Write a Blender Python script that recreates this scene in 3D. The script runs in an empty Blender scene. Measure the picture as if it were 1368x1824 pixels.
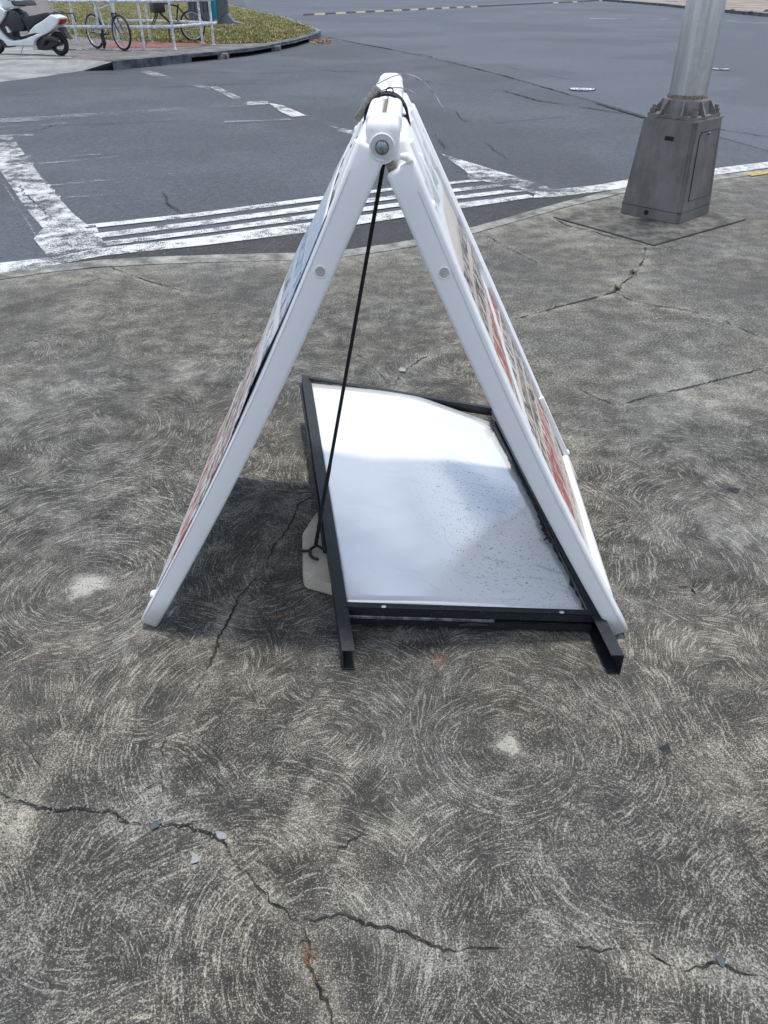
import bpy, bmesh, math, random
import numpy as np
from mathutils import Vector, Matrix
random.seed(7); rng = np.random.default_rng(7)
sc = bpy.context.scene
COL = sc.collection
R = math.radians

# ------------------------------------------------------------------ camera, sky, sun, exposure
CAM_H, PITCH, FPX = 1.35, R(34.7), 1372.0
cam_d = bpy.data.cameras.new('camera'); cam = bpy.data.objects.new('camera', cam_d); COL.objects.link(cam)
cam.location = (0, 0, CAM_H); cam.rotation_euler = (R(90) - PITCH, 0, 0)
cam_d.sensor_fit = 'VERTICAL'; cam_d.sensor_height = 36.0; cam_d.lens = 36.0 * FPX / 1824.0
cam_d.clip_start = 0.05; cam_d.clip_end = 1500
sc.camera = cam

SUN_EL, SUN_AZ = R(85), R(35)           # azimuth measured clockwise from +Y: beyond the sign, to the right
w = bpy.data.worlds.new('World'); sc.world = w; w.use_nodes = True
wn, wl = w.node_tree.nodes, w.node_tree.links
for n in list(wn): wn.remove(n)
wo = wn.new('ShaderNodeOutputWorld'); wb = wn.new('ShaderNodeBackground'); sky = wn.new('ShaderNodeTexSky')
sky.sky_type = 'NISHITA'; sky.sun_disc = False; sky.sun_elevation = SUN_EL; sky.sun_rotation = SUN_AZ
sky.air_density = 1.0; sky.dust_density = 1.5
tc = wn.new('ShaderNodeTexCoord'); cn = wn.new('ShaderNodeTexNoise'); cn.inputs['Scale'].default_value = 3.2
cn.inputs['Detail'].default_value = 6; cn.inputs['Roughness'].default_value = .55
mp = wn.new('ShaderNodeMapping'); mp.inputs['Scale'].default_value = (1, 1, 2.2); mp.inputs['Location'].default_value = (.3, .1, .6)
cr = wn.new('ShaderNodeMapRange'); cr.inputs['From Min'].default_value = .43; cr.inputs['From Max'].default_value = .60
cr.interpolation_type = 'SMOOTHSTEP'; cr.inputs['To Max'].default_value = .8
mx = wn.new('ShaderNodeMix'); mx.data_type = 'RGBA'; mx.inputs['B'].default_value = (9.6, 10.4, 11.8, 1)
wl.new(tc.outputs['Generated'], mp.inputs['Vector']); wl.new(mp.outputs[0], cn.inputs['Vector']); wl.new(cn.outputs['Fac'], cr.inputs['Value'])
wl.new(cr.outputs[0], mx.inputs['Factor']); wl.new(sky.outputs[0], mx.inputs['A']); wl.new(mx.outputs['Result'], wb.inputs['Color'])
wb.inputs['Strength'].default_value = 0.15; wl.new(wb.outputs[0], wo.inputs['Surface'])
sd = bpy.data.lights.new('sun', 'SUN'); sd.energy = 3.1; sd.angle = R(4.0); sd.color = (1, .965, .9)
sun = bpy.data.objects.new('sun', sd); COL.objects.link(sun); sun.location = (0, -5, 20)
sdir = Vector((math.sin(SUN_AZ) * math.cos(SUN_EL), math.cos(SUN_AZ) * math.cos(SUN_EL), math.sin(SUN_EL)))
sun.rotation_euler = sdir.to_track_quat('Z', 'Y').to_euler()
sc.view_settings.view_transform = 'Standard'; sc.view_settings.look = 'None'
sc.view_settings.exposure = 0.0; sc.view_settings.gamma = 1.0

# ------------------------------------------------------------------ helpers
cF = Vector((0, math.cos(PITCH), -math.sin(PITCH))); cU = Vector((0, math.sin(PITCH), math.cos(PITCH)))
def ray(px, py): return Vector(((px - 684) / FPX, 0, 0)) + cU * ((912 - py) / FPX) + cF
def G(px, py, z=0.0):                    # real-world point at height z
    d = ray(px, py); t = (z - CAM_H) / d.z
    return Vector((d.x * t, d.y * t, z))
def AY(px, py, Y):                       # real-world point at distance Y
    d = ray(px, py); t = Y / d.y
    return Vector((d.x * t, Y, CAM_H + d.z * t))

class N:                                  # small node-graph helper
    def __init__(s, name):
        s.m = bpy.data.materials.new(name); s.m.use_nodes = True; s.t = s.m.node_tree
        s.b = s.t.nodes['Principled BSDF']; s.out = s.t.nodes['Material Output']; s.c = s.t.nodes.new('ShaderNodeTexCoord')
    def lk(s, a, b): s.t.links.new(a, b)
    def put(s, sock, v):
        if v is None: return
        if hasattr(v, 'links') or hasattr(v, 'is_linked'): s.lk(v, sock)
        else: sock.default_value = v
    def math(s, op, a, b=None, c=None, clamp=False):
        n = s.t.nodes.new('ShaderNodeMath'); n.operation = op; n.use_clamp = clamp
        s.put(n.inputs[0], a); s.put(n.inputs[1], b)
        if c is not None: s.put(n.inputs[2], c)
        return n.outputs[0]
    def vec(s, op, a, b=None, scale=None):
        n = s.t.nodes.new('ShaderNodeVectorMath'); n.operation = op; s.put(n.inputs[0], a); s.put(n.inputs[1], b)
        if scale is not None: s.put(n.inputs['Scale'], scale)
        return n.outputs['Value'] if op in ('LENGTH', 'DISTANCE', 'DOT_PRODUCT') else n.outputs[0]
    def noise(s, v, scale, detail=3, rough=.55, dist=0, out='Fac'):
        n = s.t.nodes.new('ShaderNodeTexNoise'); s.put(n.inputs['Vector'], v)
        n.inputs['Scale'].default_value = scale; n.inputs['Detail'].default_value = detail
        n.inputs['Roughness'].default_value = rough; n.inputs['Distortion'].default_value = dist
        return n.outputs[out]
    def ss(s, v, a, b, lo=0.0, hi=1.0):
        n = s.t.nodes.new('ShaderNodeMapRange'); n.interpolation_type = 'SMOOTHSTEP'
        s.put(n.inputs['Value'], v); n.inputs['From Min'].default_value = a; n.inputs['From Max'].default_value = b
        n.inputs['To Min'].default_value = lo; n.inputs['To Max'].default_value = hi
        return n.outputs[0]
    def mix(s, f, a, b):
        n = s.t.nodes.new('ShaderNodeMix'); n.data_type = 'RGBA'; s.put(n.inputs['Factor'], f)
        s.put(n.inputs['A'], a if hasattr(a, 'is_linked') else (*a, 1)); s.put(n.inputs['B'], b if hasattr(b, 'is_linked') else (*b, 1))
        return n.outputs['Result']
    def attr(s, name, out='Fac'):
        n = s.t.nodes.new('ShaderNodeAttribute'); n.attribute_name = name; return n.outputs[out]
    def sep(s, v):
        n = s.t.nodes.new('ShaderNodeSeparateXYZ'); s.lk(v, n.inputs[0]); return n.outputs
    def comb(s, x, y, z):
        n = s.t.nodes.new('ShaderNodeCombineXYZ')
        for i, v in enumerate((x, y, z)): s.put(n.inputs[i], v)
        return n.outputs[0]
    def bump(s, h, strength=.3, dist=.01):
        n = s.t.nodes.new('ShaderNodeBump'); n.inputs['Strength'].default_value = strength; n.inputs['Distance'].default_value = dist
        s.lk(h, n.inputs['Height']); s.lk(n.outputs[0], s.b.inputs['Normal'])
    def base(s, col, rough=.5, metal=0.0, spec=None):
        s.put(s.b.inputs['Base Color'], col if hasattr(col, 'is_linked') else (*col, 1)); s.put(s.b.inputs['Roughness'], rough)
        s.put(s.b.inputs['Metallic'], metal)
        if spec is not None: s.b.inputs['Specular IOR Level'].default_value = spec
        return s.m
    @property
    def P(s): return s.c.outputs['Object']

def simple(name, col, rough=.5, metal=0.0, var=.12, scale=30, bump=0.0, spec=None):
    n = N(name); f = n.noise(n.P, scale, 4, .6)
    a = tuple(max(0, c * (1 - var * 1.6)) for c in col); b = tuple(min(1, c * (1 + var)) for c in col)
    m = n.base(n.mix(n.ss(f, .3, .7), a, b), rough, metal, spec)
    if bump: n.bump(n.noise(n.P, scale * 4, 3), bump, .002)
    return m

class MB:
    def __init__(s): s.bm = bmesh.new()
    def absorb(s, b2, M=None, fn=None, smooth=None, mi=0):
        if M is not None: b2.transform(M)
        for x in getattr(fn, 'cuts', ()):
            bmesh.ops.bisect_plane(b2, geom=b2.verts[:] + b2.edges[:] + b2.faces[:], plane_co=(x, 0, 0), plane_no=(1, 0, 0))
        vm = {}
        for v in b2.verts: vm[v] = s.bm.verts.new(fn(v.co) if fn else v.co)
        for f in b2.faces:
            try: nf = s.bm.faces.new([vm[v] for v in f.verts])
            except ValueError: continue
            nf.smooth = f.smooth if smooth is None else smooth; nf.material_index = mi
        b2.free(); return s
    def box(s, lo, hi, bev=0.0, seg=2, M=None, fn=None, cuts=0, mi=0):
        b = bmesh.new(); bmesh.ops.create_cube(b, size=1)
        lo, hi = Vector(lo), Vector(hi)
        for v in b.verts: v.co = Vector((lo[i] + (v.co[i] + .5) * (hi[i] - lo[i]) for i in range(3)))
        if bev: bmesh.ops.bevel(b, geom=b.edges[:], offset=bev, segments=seg, profile=.5, affect='EDGES')
        return s.absorb(b, M, fn, smooth=bool(bev), mi=mi)
    def tube(s, pts, r, seg=10, caps=True, closed=False, fn=None, mi=0):
        pts = [Vector(p) for p in pts]; n = len(pts)
        rs = r if isinstance(r, (list, tuple)) else [r] * n
        rings = []; prev = None
        for i, p in enumerate(pts):
            if closed: t = (pts[(i + 1) % n] - pts[i - 1])
            else: t = (pts[min(i + 1, n - 1)] - pts[max(i - 1, 0)])
            t.normalize()
            if prev is None:
                a = Vector((0, 0, 1)) if abs(t.z) < .9 else Vector((1, 0, 0)); u = t.cross(a).normalized()
            else: u = (prev - t * prev.dot(t)).normalized()
            prev = u; v2 = t.cross(u)
            ring = []
            for k in range(seg):
                a = 2 * math.pi * k / seg; q = p + (u * math.cos(a) + v2 * math.sin(a)) * rs[i]
                ring.append(s.bm.verts.new(fn(q) if fn else q))
            rings.append(ring)
        for i in range(n if closed else n - 1):
            A, B = rings[i], rings[(i + 1) % n]
            for k in range(seg):
                f = s.bm.faces.new((A[k], A[(k + 1) % seg], B[(k + 1) % seg], B[k])); f.smooth = True; f.material_index = mi
        if caps and not closed:
            s.bm.faces.new(rings[0][::-1]).material_index = mi; s.bm.faces.new(rings[-1]).material_index = mi
        return s
    def cyl(s, a, b, r, seg=16, fn=None, r2=None, mi=0): return s.tube([a, b], [r, r if r2 is None else r2], seg, fn=fn, mi=mi)
    def prism(s, pts, ylo, yhi, bev=0.0, M=None, fn=None, smooth=True, seg=2):     # outline in x,z extruded along y
        b = bmesh.new(); lo = [b.verts.new((x, ylo, z)) for x, z in pts]; hi = [b.verts.new((x, yhi, z)) for x, z in pts]
        b.faces.new(lo); b.faces.new(hi[::-1]); n = len(pts)
        for i in range(n): b.faces.new((lo[i], hi[i], hi[(i + 1) % n], lo[(i + 1) % n]))
        bmesh.ops.recalc_face_normals(b, faces=b.faces[:])
        if bev: bmesh.ops.bevel(b, geom=b.edges[:], offset=bev, segments=seg, profile=.5, affect='EDGES', clamp_overlap=True)
        bmesh.ops.triangulate(b, faces=[f for f in b.faces if len(f.verts) > 4])
        return s.absorb(b, M, fn, smooth=smooth and bool(bev))
    def poly(s, pts, mi=0):
        f = s.bm.faces.new([s.bm.verts.new(p) for p in pts]); f.material_index = mi
        if f.calc_area() > 0 and len(pts) > 3: bmesh.ops.triangulate(s.bm, faces=[f])
        return s
    def build(s, name, mat, parent=None, autosmooth=True, norm=True):
        if norm: bmesh.ops.recalc_face_normals(s.bm, faces=s.bm.faces[:])
        me = bpy.data.meshes.new(name); s.bm.to_mesh(me); s.bm.free()
        for m in (mat if isinstance(mat, list) else [mat]): me.materials.append(m)
        o = bpy.data.objects.new(name, me); COL.objects.link(o)
        if parent: o.parent = parent
        if autosmooth:
            try: me.set_sharp_from_angle(angle=R(40))
            except Exception: pass
        return o
def empty(name, loc=(0, 0, 0), rz=0.0):
    o = bpy.data.objects.new(name, None); COL.objects.link(o); o.location = loc; o.rotation_euler.z = rz
    o.empty_display_size = .1; return o
def tag(o, label=None, cat=None, group=None, kind=None):
    if label: o['label'] = label
    if cat: o['category'] = cat
    if group: o['group'] = group
    if kind: o['kind'] = kind
    return o
def struct(o, label=None): return tag(o, label, kind='structure')
def up_normals(o):
    me = o.data
    if me.polygons and sum(p.normal.z * p.area for p in me.polygons) < 0: me.flip_normals()
    return o

# ------------------------------------------------------------------ materials
def mat_concrete():
    n = N('swirl_finished_concrete'); P = n.P
    wv = n.vec('SCALE', n.vec('SUBTRACT', n.noise(P, 2.6, 2, .5, out='Color'), (.5, .5, .5)), scale=.10)
    wv2 = n.vec('SCALE', n.vec('SUBTRACT', n.noise(P, 28, 2, .5, out='Color'), (.5, .5, .5)), scale=.008)
    s3 = n.sep(n.vec('ADD', n.vec('ADD', P, wv), wv2)); Pw = n.comb(s3[0], s3[1], 0.0)
    def arcs(off, vs, rs, ss_, seed):
        q = n.vec('ADD', Pw, off)
        v = n.t.nodes.new('ShaderNodeTexVoronoi'); v.voronoi_dimensions = '2D'; v.feature = 'F1'
        v.inputs['Scale'].default_value = vs; v.inputs['Randomness'].default_value = 1.0; n.lk(q, v.inputs['Vector'])
        cc0 = n.sep(v.outputs['Color'])                      # each sweep of the brush turns about a point off its own patch
        loc = n.vec('SUBTRACT', q, v.outputs['Position']); ls = n.sep(loc)
        lx = n.math('ADD', ls[0], n.math('MULTIPLY', n.math('SUBTRACT', cc0[0], .5), .95 / vs))
        ly = n.math('ADD', ls[1], n.math('MULTIPLY', n.math('SUBTRACT', cc0[1], .25), .85 / vs))
        r = n.vec('LENGTH', n.comb(lx, n.math('MULTIPLY', ly, .85), 0.0))
        cc = n.comb(n.math('MULTIPLY', r, rs), n.math('MULTIPLY', lx, ss_), n.math('ADD', n.math('MULTIPLY', ly, ss_), seed))
        return n.math('SUBTRACT', n.noise(cc, 1.0, 3.0, .62), n.ss(r, .03, .13, .09, 0))
    def centre(c, seed):
        loc = n.vec('SUBTRACT', Pw, (c.x, c.y, 0)); ls = n.sep(loc); r = n.vec('LENGTH', loc)
        cc = n.comb(n.math('MULTIPLY', r, 225), n.math('MULTIPLY', ls[0], 18), n.math('ADD', n.math('MULTIPLY', ls[1], 18), seed))
        return n.math('SUBTRACT', n.noise(cc, 1.0, 3.0, .62), n.ss(r, .06, .14, .06, 0)), r
    A = arcs((0, 0, 0), 1.9, 245, 19, 0); B = arcs((13.3, 7.7, 0), 1.5, 215, 16, 9)
    C = arcs((31.1, 17.2, 0), 2.6, 265, 21, 21); D = arcs((4.1, 27.9, 0), 2.1, 235, 18, 33)
    m1 = n.ss(n.noise(P, 2.6, 3), .47, .53); m2 = n.ss(n.noise(n.vec('ADD', P, (5, 3, 0)), 2.9, 3), .53, .57); m3 = n.ss(n.noise(n.vec('ADD', P, (9, 1, 0)), 2.7, 3), .55, .59)
    lerp = lambda a_, b2_, f_: n.math('ADD', n.math('MULTIPLY', a_, n.math('SUBTRACT', 1, f_)), n.math('MULTIPLY', b2_, f_))
    st = lerp(lerp(lerp(A, B, m1), C, m2), D, m3)
    for i, (c, rad) in enumerate(((G(150, 1045), .34), (G(905, 1330), .20), (G(560, 1700), .30))):
        v, r = centre(c, i * 7.3); m = n.math('MULTIPLY', n.ss(r, rad * .85, rad, 1, 0), n.ss(n.noise(P, 3.3 + i, 2), .40, .46))
        st = lerp(st, v, m)
    cross = lerp(D, A, m2)                                   # later strokes laid over the first ones
    grain = n.noise(P, 360, 2, .7); spk = n.noise(P, 330, 2, .6); g2 = n.noise(P, 170, 2, .6)
    big = n.noise(P, 1.7, 5, .62); mid = n.noise(P, 9, 5, .68)
    swirl = n.attr('swirl'); pale = n.attr('pale'); dark = n.attr('dark')
    brk = n.ss(n.math('ADD', n.math('MULTIPLY', grain, .55), n.math('MULTIPLY', g2, .45)), .42, .55, .10, 1)
    line = n.math('MAXIMUM', n.ss(st, .53, .60), n.math('MULTIPLY', n.ss(cross, .60, .67), .6))
    line = n.math('MULTIPLY', line, brk)
    amp = n.math('MULTIPLY', swirl, n.ss(n.math('ADD', big, n.math('MULTIPLY', mid, .6)), .55, 1.0, .42, .88))
    line = n.math('MULTIPLY', line, amp)
    grit = n.noise(P, 105, 3, .75); inv = n.ss(swirl, .25, .95, 1, .25)
    speck = n.math('MULTIPLY', n.ss(n.math('ADD', n.math('MULTIPLY', spk, .7), n.math('MULTIPLY', mid, .3)), .525, .59), .50)
    wash = n.math('MULTIPLY', n.ss(n.math('ADD', mid, n.math('MULTIPLY', big, .8)), .84, 1.2), .10)
    pal = n.math('MULTIPLY', pale, n.ss(n.math('ADD', n.math('MULTIPLY', grain, .6), n.math('MULTIPLY', mid, .6)), .46, .74, .10, 1))
    speck = n.math('ADD', speck, n.math('MULTIPLY', n.math('MULTIPLY', n.ss(grit, .53, .62), inv), .38))
    sq = n.sep(Pw); scf = n.noise(n.comb(n.math('MULTIPLY', n.math('ADD', sq[0], n.math('MULTIPLY', sq[1], .35)), 2.2), n.math('MULTIPLY', n.math('SUBTRACT', sq[1], n.math('MULTIPLY', sq[0], .35)), 24.0), 3.0), 1.0, 5, .72)
    scf2 = n.noise(n.comb(n.math('MULTIPLY', n.math('ADD', sq[0], sq[1]), 26.0), n.math('MULTIPLY', n.math('SUBTRACT', sq[1], sq[0]), 2.4), 8.0), 1.0, 5, .72)
    speck = n.math('ADD', speck, n.math('MULTIPLY', n.math('MULTIPLY', n.math('ADD', n.ss(scf, .57, .70), n.ss(scf2, .62, .72)), n.ss(grit, .40, .60)), n.math('MULTIPLY', inv, .50)))
    spot = n.ss(pale, .72, .95, 0, .72)
    tot = n.math('ADD', n.math('ADD', line, speck), n.math('ADD', wash, n.math('MAXIMUM', pal, spot)), clamp=True)
    lowc = n.mix(n.ss(mid, .3, .72), (.021, .020, .018), (.052, .048, .041))
    lowc = n.mix(n.math('MULTIPLY', n.ss(n.noise(P, .8, 4, .6), .42, .62), .5), lowc, n.mix(n.ss(grain, .3, .7), (.034, .034, .033), (.10, .096, .086)))
    lowc = n.mix(n.ss(swirl, .2, .9, .75, 0), lowc, n.mix(n.ss(mid, .3, .7), (.060, .058, .052), (.100, .097, .088)))
    hic = n.mix(n.ss(n.noise(P, 1.3, 3), .4, .62), (.39, .365, .30), (.34, .34, .31))
    col = n.mix(tot, lowc, hic)
    col = n.mix(n.ss(g2, .57, .66, 0, .85), col, (.018, .017, .016)); col = n.mix(n.math('MULTIPLY', n.ss(grit, .40, .47, 1, 0), n.math('MULTIPLY', inv, .6)), col, (.030, .029, .026))
    col = n.mix(n.math('MULTIPLY', dark, n.ss(mid, .2, .55, .4, 1)), col, (.022, .022, .024))
    col = n.mix(n.math('MULTIPLY', n.attr('rust'), .7), col, (.26, .085, .03))
    col = n.mix(n.math('MULTIPLY', n.attr('moss'), n.ss(grain, .35, .6)), col, (.07, .11, .022))
    m = n.base(col, .82, 0, .35)
    n.bump(n.math('ADD', n.math('ADD', n.math('MULTIPLY', line, .8), n.math('MULTIPLY', grain, .5)), n.math('MULTIPLY', spk, .4)), .55, .0016)
    return m
def mat_asphalt(name, c0=(.021, .025, .032), c1=(.078, .087, .106), big=.5, rough=.68):
    n = N(name); P = n.P
    g = n.math('ADD', n.math('MULTIPLY', n.noise(P, 95, 2, .7), .5), n.math('MULTIPLY', n.noise(P, 42, 2, .7), .5)); far = n.noise(P, 13, 5, .8)
    s_ = n.noise(P, 75, 1, .5); b = n.noise(P, big, 5, .62); pa = n.noise(P, .17, 3, .5); hole = n.noise(P, 24, 2, .6)
    t = n.math('ADD', n.math('MULTIPLY', n.ss(g, .40, .60), .50), n.math('ADD', n.math('MULTIPLY', n.ss(far, .35, .65), .36), n.math('MULTIPLY', n.ss(b, .38, .66), .30)))
    col = n.mix(t, c0, c1); col = n.mix(n.ss(s_, .66, .72, 0, .55), col, (.24, .245, .26))
    col = n.mix(n.ss(hole, .63, .70, 0, .7), col, (.016, .017, .02)); col = n.mix(n.ss(pa, .50, .53, 0, .34), col, (.03, .032, .038))
    m = n.base(col, rough, 0, .45); n.bump(g, .8, .006); return m
def mat_paint(name, col=(.66, .67, .68), thr=.40, soft=.09, wear=9.0, streaky=False):
    n = N(name); P = n.P
    v = P
    if streaky: sp = n.sep(P); v = n.comb(n.math('MULTIPLY', sp[0], .25), n.math('MULTIPLY', sp[1], 3.0), 0.0)
    a = n.noise(v, wear, 5, .72); g = n.noise(P, 110, 2, .7); l = n.noise(P, 1.1, 2)
    f = n.ss(n.math('ADD', n.math('ADD', n.math('MULTIPLY', a, .5), n.math('MULTIPLY', g, .56)), n.math('MULTIPLY', n.math('SUBTRACT', l, .5), .35)), thr, thr + soft)
    tr = n.t.nodes.new('ShaderNodeBsdfTransparent'); mxs = n.t.nodes.new('ShaderNodeMixShader')
    n.base(n.mix(n.ss(g, .3, .7), tuple(c * .8 for c in col), col), .7)
    n.lk(f, mxs.inputs[0]); n.lk(tr.outputs[0], mxs.inputs[1]); n.lk(n.b.outputs[0], mxs.inputs[2]); n.lk(mxs.outputs[0], n.out.inputs['Surface'])
    return n.m
M = {}
M['concrete'] = mat_concrete()
M['asphalt'] = mat_asphalt('worn_asphalt')
M['asphalt_new'] = mat_asphalt('newer_asphalt', (.038, .045, .059), (.082, .094, .118), .3, .62)
M['gutter'] = mat_asphalt('dark_gutter_asphalt', (.014, .014, .015), (.052, .052, .054), 2.0, .85)
M['paint'] = mat_paint('worn_road_paint', (.60, .61, .62), thr=.51, soft=.07)
M['paint_solid'] = mat_paint('fresh_road_paint', (.62, .63, .63), thr=.455, soft=.07)
M['paint_faint'] = mat_paint('faint_road_paint', (.5, .52, .55), thr=.56, soft=.1, streaky=True)
M['paint_yellow'] = mat_paint('yellow_paint', (.52, .38, .12), thr=.50)
M['crack'] = simple('crack_dirt', (.026, .024, .021), .95, var=.6, scale=60)
M['tar'] = simple('road_crack', (.022, .024, .028), .9, var=.3)
M['kerb'] = None
def mat_kerb(name, a, b, sc_=6):
    n = N(name); f = n.noise(n.P, sc_, 5, .65); g = n.noise(n.P, 180, 2)
    col = n.mix(n.ss(n.math('ADD', n.math('MULTIPLY', f, .8), n.math('MULTIPLY', g, .3)), .4, .72), a, b)
    m = n.base(col, .85, 0, .3); n.bump(g, .4, .003); return m
M['kerb'] = mat_kerb('weathered_kerb_concrete', (.085, .088, .082), (.33, .33, .30))
M['pad'] = mat_kerb('pole_pad_concrete', (.05, .048, .043), (.175, .168, .15), 9)
M['apron'] = mat_kerb('pale_apron_concrete', (.17, .18, .175), (.30, .31, .30), 2)
M['path_dark'] = mat_kerb('brown_grey_path', (.085, .078, .075), (.20, .185, .175), 3)
M['kerb_dark'] = mat_kerb('dark_far_kerb', (.04, .045, .055), (.16, .17, .19), 3)
M['tan'] = mat_kerb('sandy_ground', (.16, .13, .10), (.34, .30, .26), .6)
M['red_step'] = simple('red_painted_step', (.20, .07, .055), .8, var=.3, scale=8)
def mat_grass_floor():
    n = N('grass_floor'); f = n.noise(n.P, 1.2, 5, .65); g = n.noise(n.P, 14, 4, .7)
    col = n.mix(n.ss(f, .42, .62), (.07, .095, .025), (.33, .27, .13)); col = n.mix(n.ss(g, .35, .7), n.mix(.6, col, (.04, .06, .02)), col)
    m = n.base(col, .95, 0, .2); n.bump(g, .8, .05); return m
M['grassfloor'] = mat_grass_floor()
def mat_blades():
    n = N('grass_blades'); c = n.attr('shade'); f = n.noise(n.P, 1.7, 6, .72)
    col = n.mix(n.ss(n.math('ADD', n.math('MULTIPLY', c, .35), f), .52, .84), (.045, .085, .018), (.42, .33, .16))
    return n.base(col, .7, 0, .3)
M['blades'] = mat_blades()
def mat_white():
    n = N('white_moulded_plastic'); g = n.noise(n.P, 7, 5, .7); f = n.noise(n.P, 160, 2)
    sp = n.sep(n.P); scr = n.noise(n.comb(n.math('MULTIPLY', sp[0], 30), n.math('MULTIPLY', sp[1], 30), n.math('MULTIPLY', sp[2], 3)), 1.0, 5, .75)
    col = n.mix(n.ss(g, .55, .8, 0, .30), (.79, .80, .81), (.62, .605, .56)); col = n.mix(n.ss(f, .70, .76, 0, .55), col, (.30, .29, .26))
    col = n.mix(n.ss(scr, .66, .76, 0, .35), col, (.52, .50, .46))
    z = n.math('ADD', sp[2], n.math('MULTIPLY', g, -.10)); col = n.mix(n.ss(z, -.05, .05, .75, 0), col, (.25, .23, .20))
    sc2 = n.noise(n.comb(n.math('MULTIPLY', sp[0], 9), n.math('MULTIPLY', sp[1], 60), n.math('MULTIPLY', sp[2], 45)), 1.0, 5, .8); col = n.mix(n.ss(sc2, .66, .72, 0, .45), col, (.42, .42, .40))
    m = n.base(col, n.ss(g, .3, .7, .28, .5), 0, .45); n.bump(g, .12, .01); return m
M['white'] = mat_white()
M['plug'] = simple('aged_plug', (.46, .47, .42), .5)
M['grime'] = simple('brown_grime', (.20, .16, .12), .9, var=.4, scale=90)
def mat_steel(name, col=(.55, .56, .57), rough=.35, sc_=40):
    n = N(name); g = n.noise(n.P, sc_, 4, .7)
    return n.base(n.mix(n.ss(g, .35, .7), tuple(c * .55 for c in col), col), n.ss(g, .3, .7, rough * .7, rough * 1.4), .9)
M['zinc'] = mat_steel('zinc_bolt', (.36, .42, .46), .4, sc_=250)
M['brass'] = mat_steel('dull_brass', (.40, .375, .33), .5, 300)
def mat_black():
    n = N('black_painted_steel'); g = n.noise(n.P, 38, 5, .75); f = n.noise(n.P, 330, 2)
    col = n.mix(n.ss(g, .6, .74, 0, .5), (.014, .016, .020), (.075, .085, .10)); col = n.mix(n.ss(f, .69, .73, 0, .8), col, (.30, .30, .28))
    m = n.base(col, n.ss(g, .3, .7, .32, .55), .15, .5); n.bump(g, .12, .002); return m
M['black'] = mat_black()
M['rubber'] = simple('black_rubber', (.014, .014, .015), .7)
M['strap'] = simple('black_webbing', (.012, .013, .018), .85, var=.5, scale=400, bump=.6)
M['cord'] = simple('black_cord', (.010, .010, .012), .6, var=.6, scale=700, bump=.6)
def mat_metal_sheet():
    n = N('glossy_white_aluminium'); P = n.P
    lo = n.noise(P, 1.7, 3, .6); g = n.noise(P, 150, 3, .75); big = n.noise(P, 5, 3); sp = n.sep(P)
    wv = n.math('ADD', n.math('ADD', n.math('MULTIPLY', sp[0], 6), n.math('MULTIPLY', sp[1], 16)), n.math('MULTIPLY', lo, 9))
    rip = n.noise(n.comb(n.math('MULTIPLY', wv, 3.2), n.math('MULTIPLY', sp[0], 5), 0.0), 1.0, 4, .7)
    dz = n.attr('dirt')
    spots = n.math('MULTIPLY', n.ss(g, .60, .65), n.ss(n.math('ADD', n.math('MULTIPLY', big, .5), n.math('MULTIPLY', dz, .42)), .30, .66))
    runs = n.math('MULTIPLY', n.ss(rip, .56, .66), n.math('MULTIPLY', dz, .55))
    col = n.mix(n.ss(lo, .3, .7), (.84, .86, .89), (.89, .90, .91)); col = n.mix(runs, col, (.42, .50, .58)); col = n.mix(n.math('MULTIPLY', spots, .9), col, (.07, .09, .11))
    m = n.base(col, n.ss(lo, .3, .75, .12, .20), .35, .6)
    n.b.inputs['Coat Weight'].default_value = .35; n.b.inputs['Coat Roughness'].default_value = .08
    n.bump(n.math('ADD', lo, n.math('MULTIPLY', rip, .02)), .22, .03); return m
M['sheet'] = mat_metal_sheet()
def mat_stone():
    n = N('pitted_cast_stone'); a = n.noise(n.P, 12, 4); g = n.noise(n.P, 240, 2, .7)
    col = n.mix(n.ss(a, .35, .65), (.50, .45, .36), (.62, .56, .46)); col = n.mix(n.ss(g, .63, .70, 0, .9), col, (.10, .09, .08))
    m = n.base(col, .9); n.bump(g, -.5, .003); return m
M['stone'] = mat_stone()
def mat_galv():
    n = N('galvanised_pole'); sp = n.sep(n.P)
    f = n.noise(n.comb(n.math('MULTIPLY', sp[0], 5), n.math('MULTIPLY', sp[1], 5), n.math('MULTIPLY', sp[2], .8)), 1.6, 4, .6); g = n.noise(n.P, 22, 4, .7)
    col = n.mix(n.ss(n.math('ADD', f, n.math('MULTIPLY', g, .3)), .5, .82), (.46, .48, .50), (.62, .63, .62)); col = n.mix(n.ss(g, .62, .75, 0, .6), col, (.26, .24, .22))
    return n.base(col, .27, .9)
M['galv'] = mat_galv()
def mat_box():
    n = N('grey_metal_cabinet'); sp = n.sep(n.P); g = n.noise(n.P, 5, 5, .7)
    f = n.noise(n.comb(n.math('MULTIPLY', sp[0], 12), n.math('MULTIPLY', sp[1], 12), n.math('MULTIPLY', sp[2], 2.5)), 1.0, 3, .6)
    col = n.mix(n.ss(n.math('ADD', f, g), .8, 1.25), (.125, .118, .110), (.185, .176, .166)); col = n.mix(n.ss(g, .62, .72, 0, .35), col, (.08, .075, .065))
    m = n.base(col, .5, .15, .4); n.bump(g, .15, .004); return m
M['box'] = mat_box()
M['cast'] = simple('cast_flange', (.185, .172, .16), .65, .3, var=.2, scale=14)
M['seam'] = simple('dark_seam', (.012, .012, .012), .9)
M['railwhite'] = simple('chipped_white_rail', (.66, .68, .70), .55, var=.25, scale=14)
M['scooter'] = simple('white_scooter_plastic', (.74, .76, .78), .25, var=.06, scale=6)
M['dkplastic'] = simple('black_plastic', (.02, .021, .025), .45)
M['chrome'] = mat_steel('bare_metal', (.6, .6, .62), .3)
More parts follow.
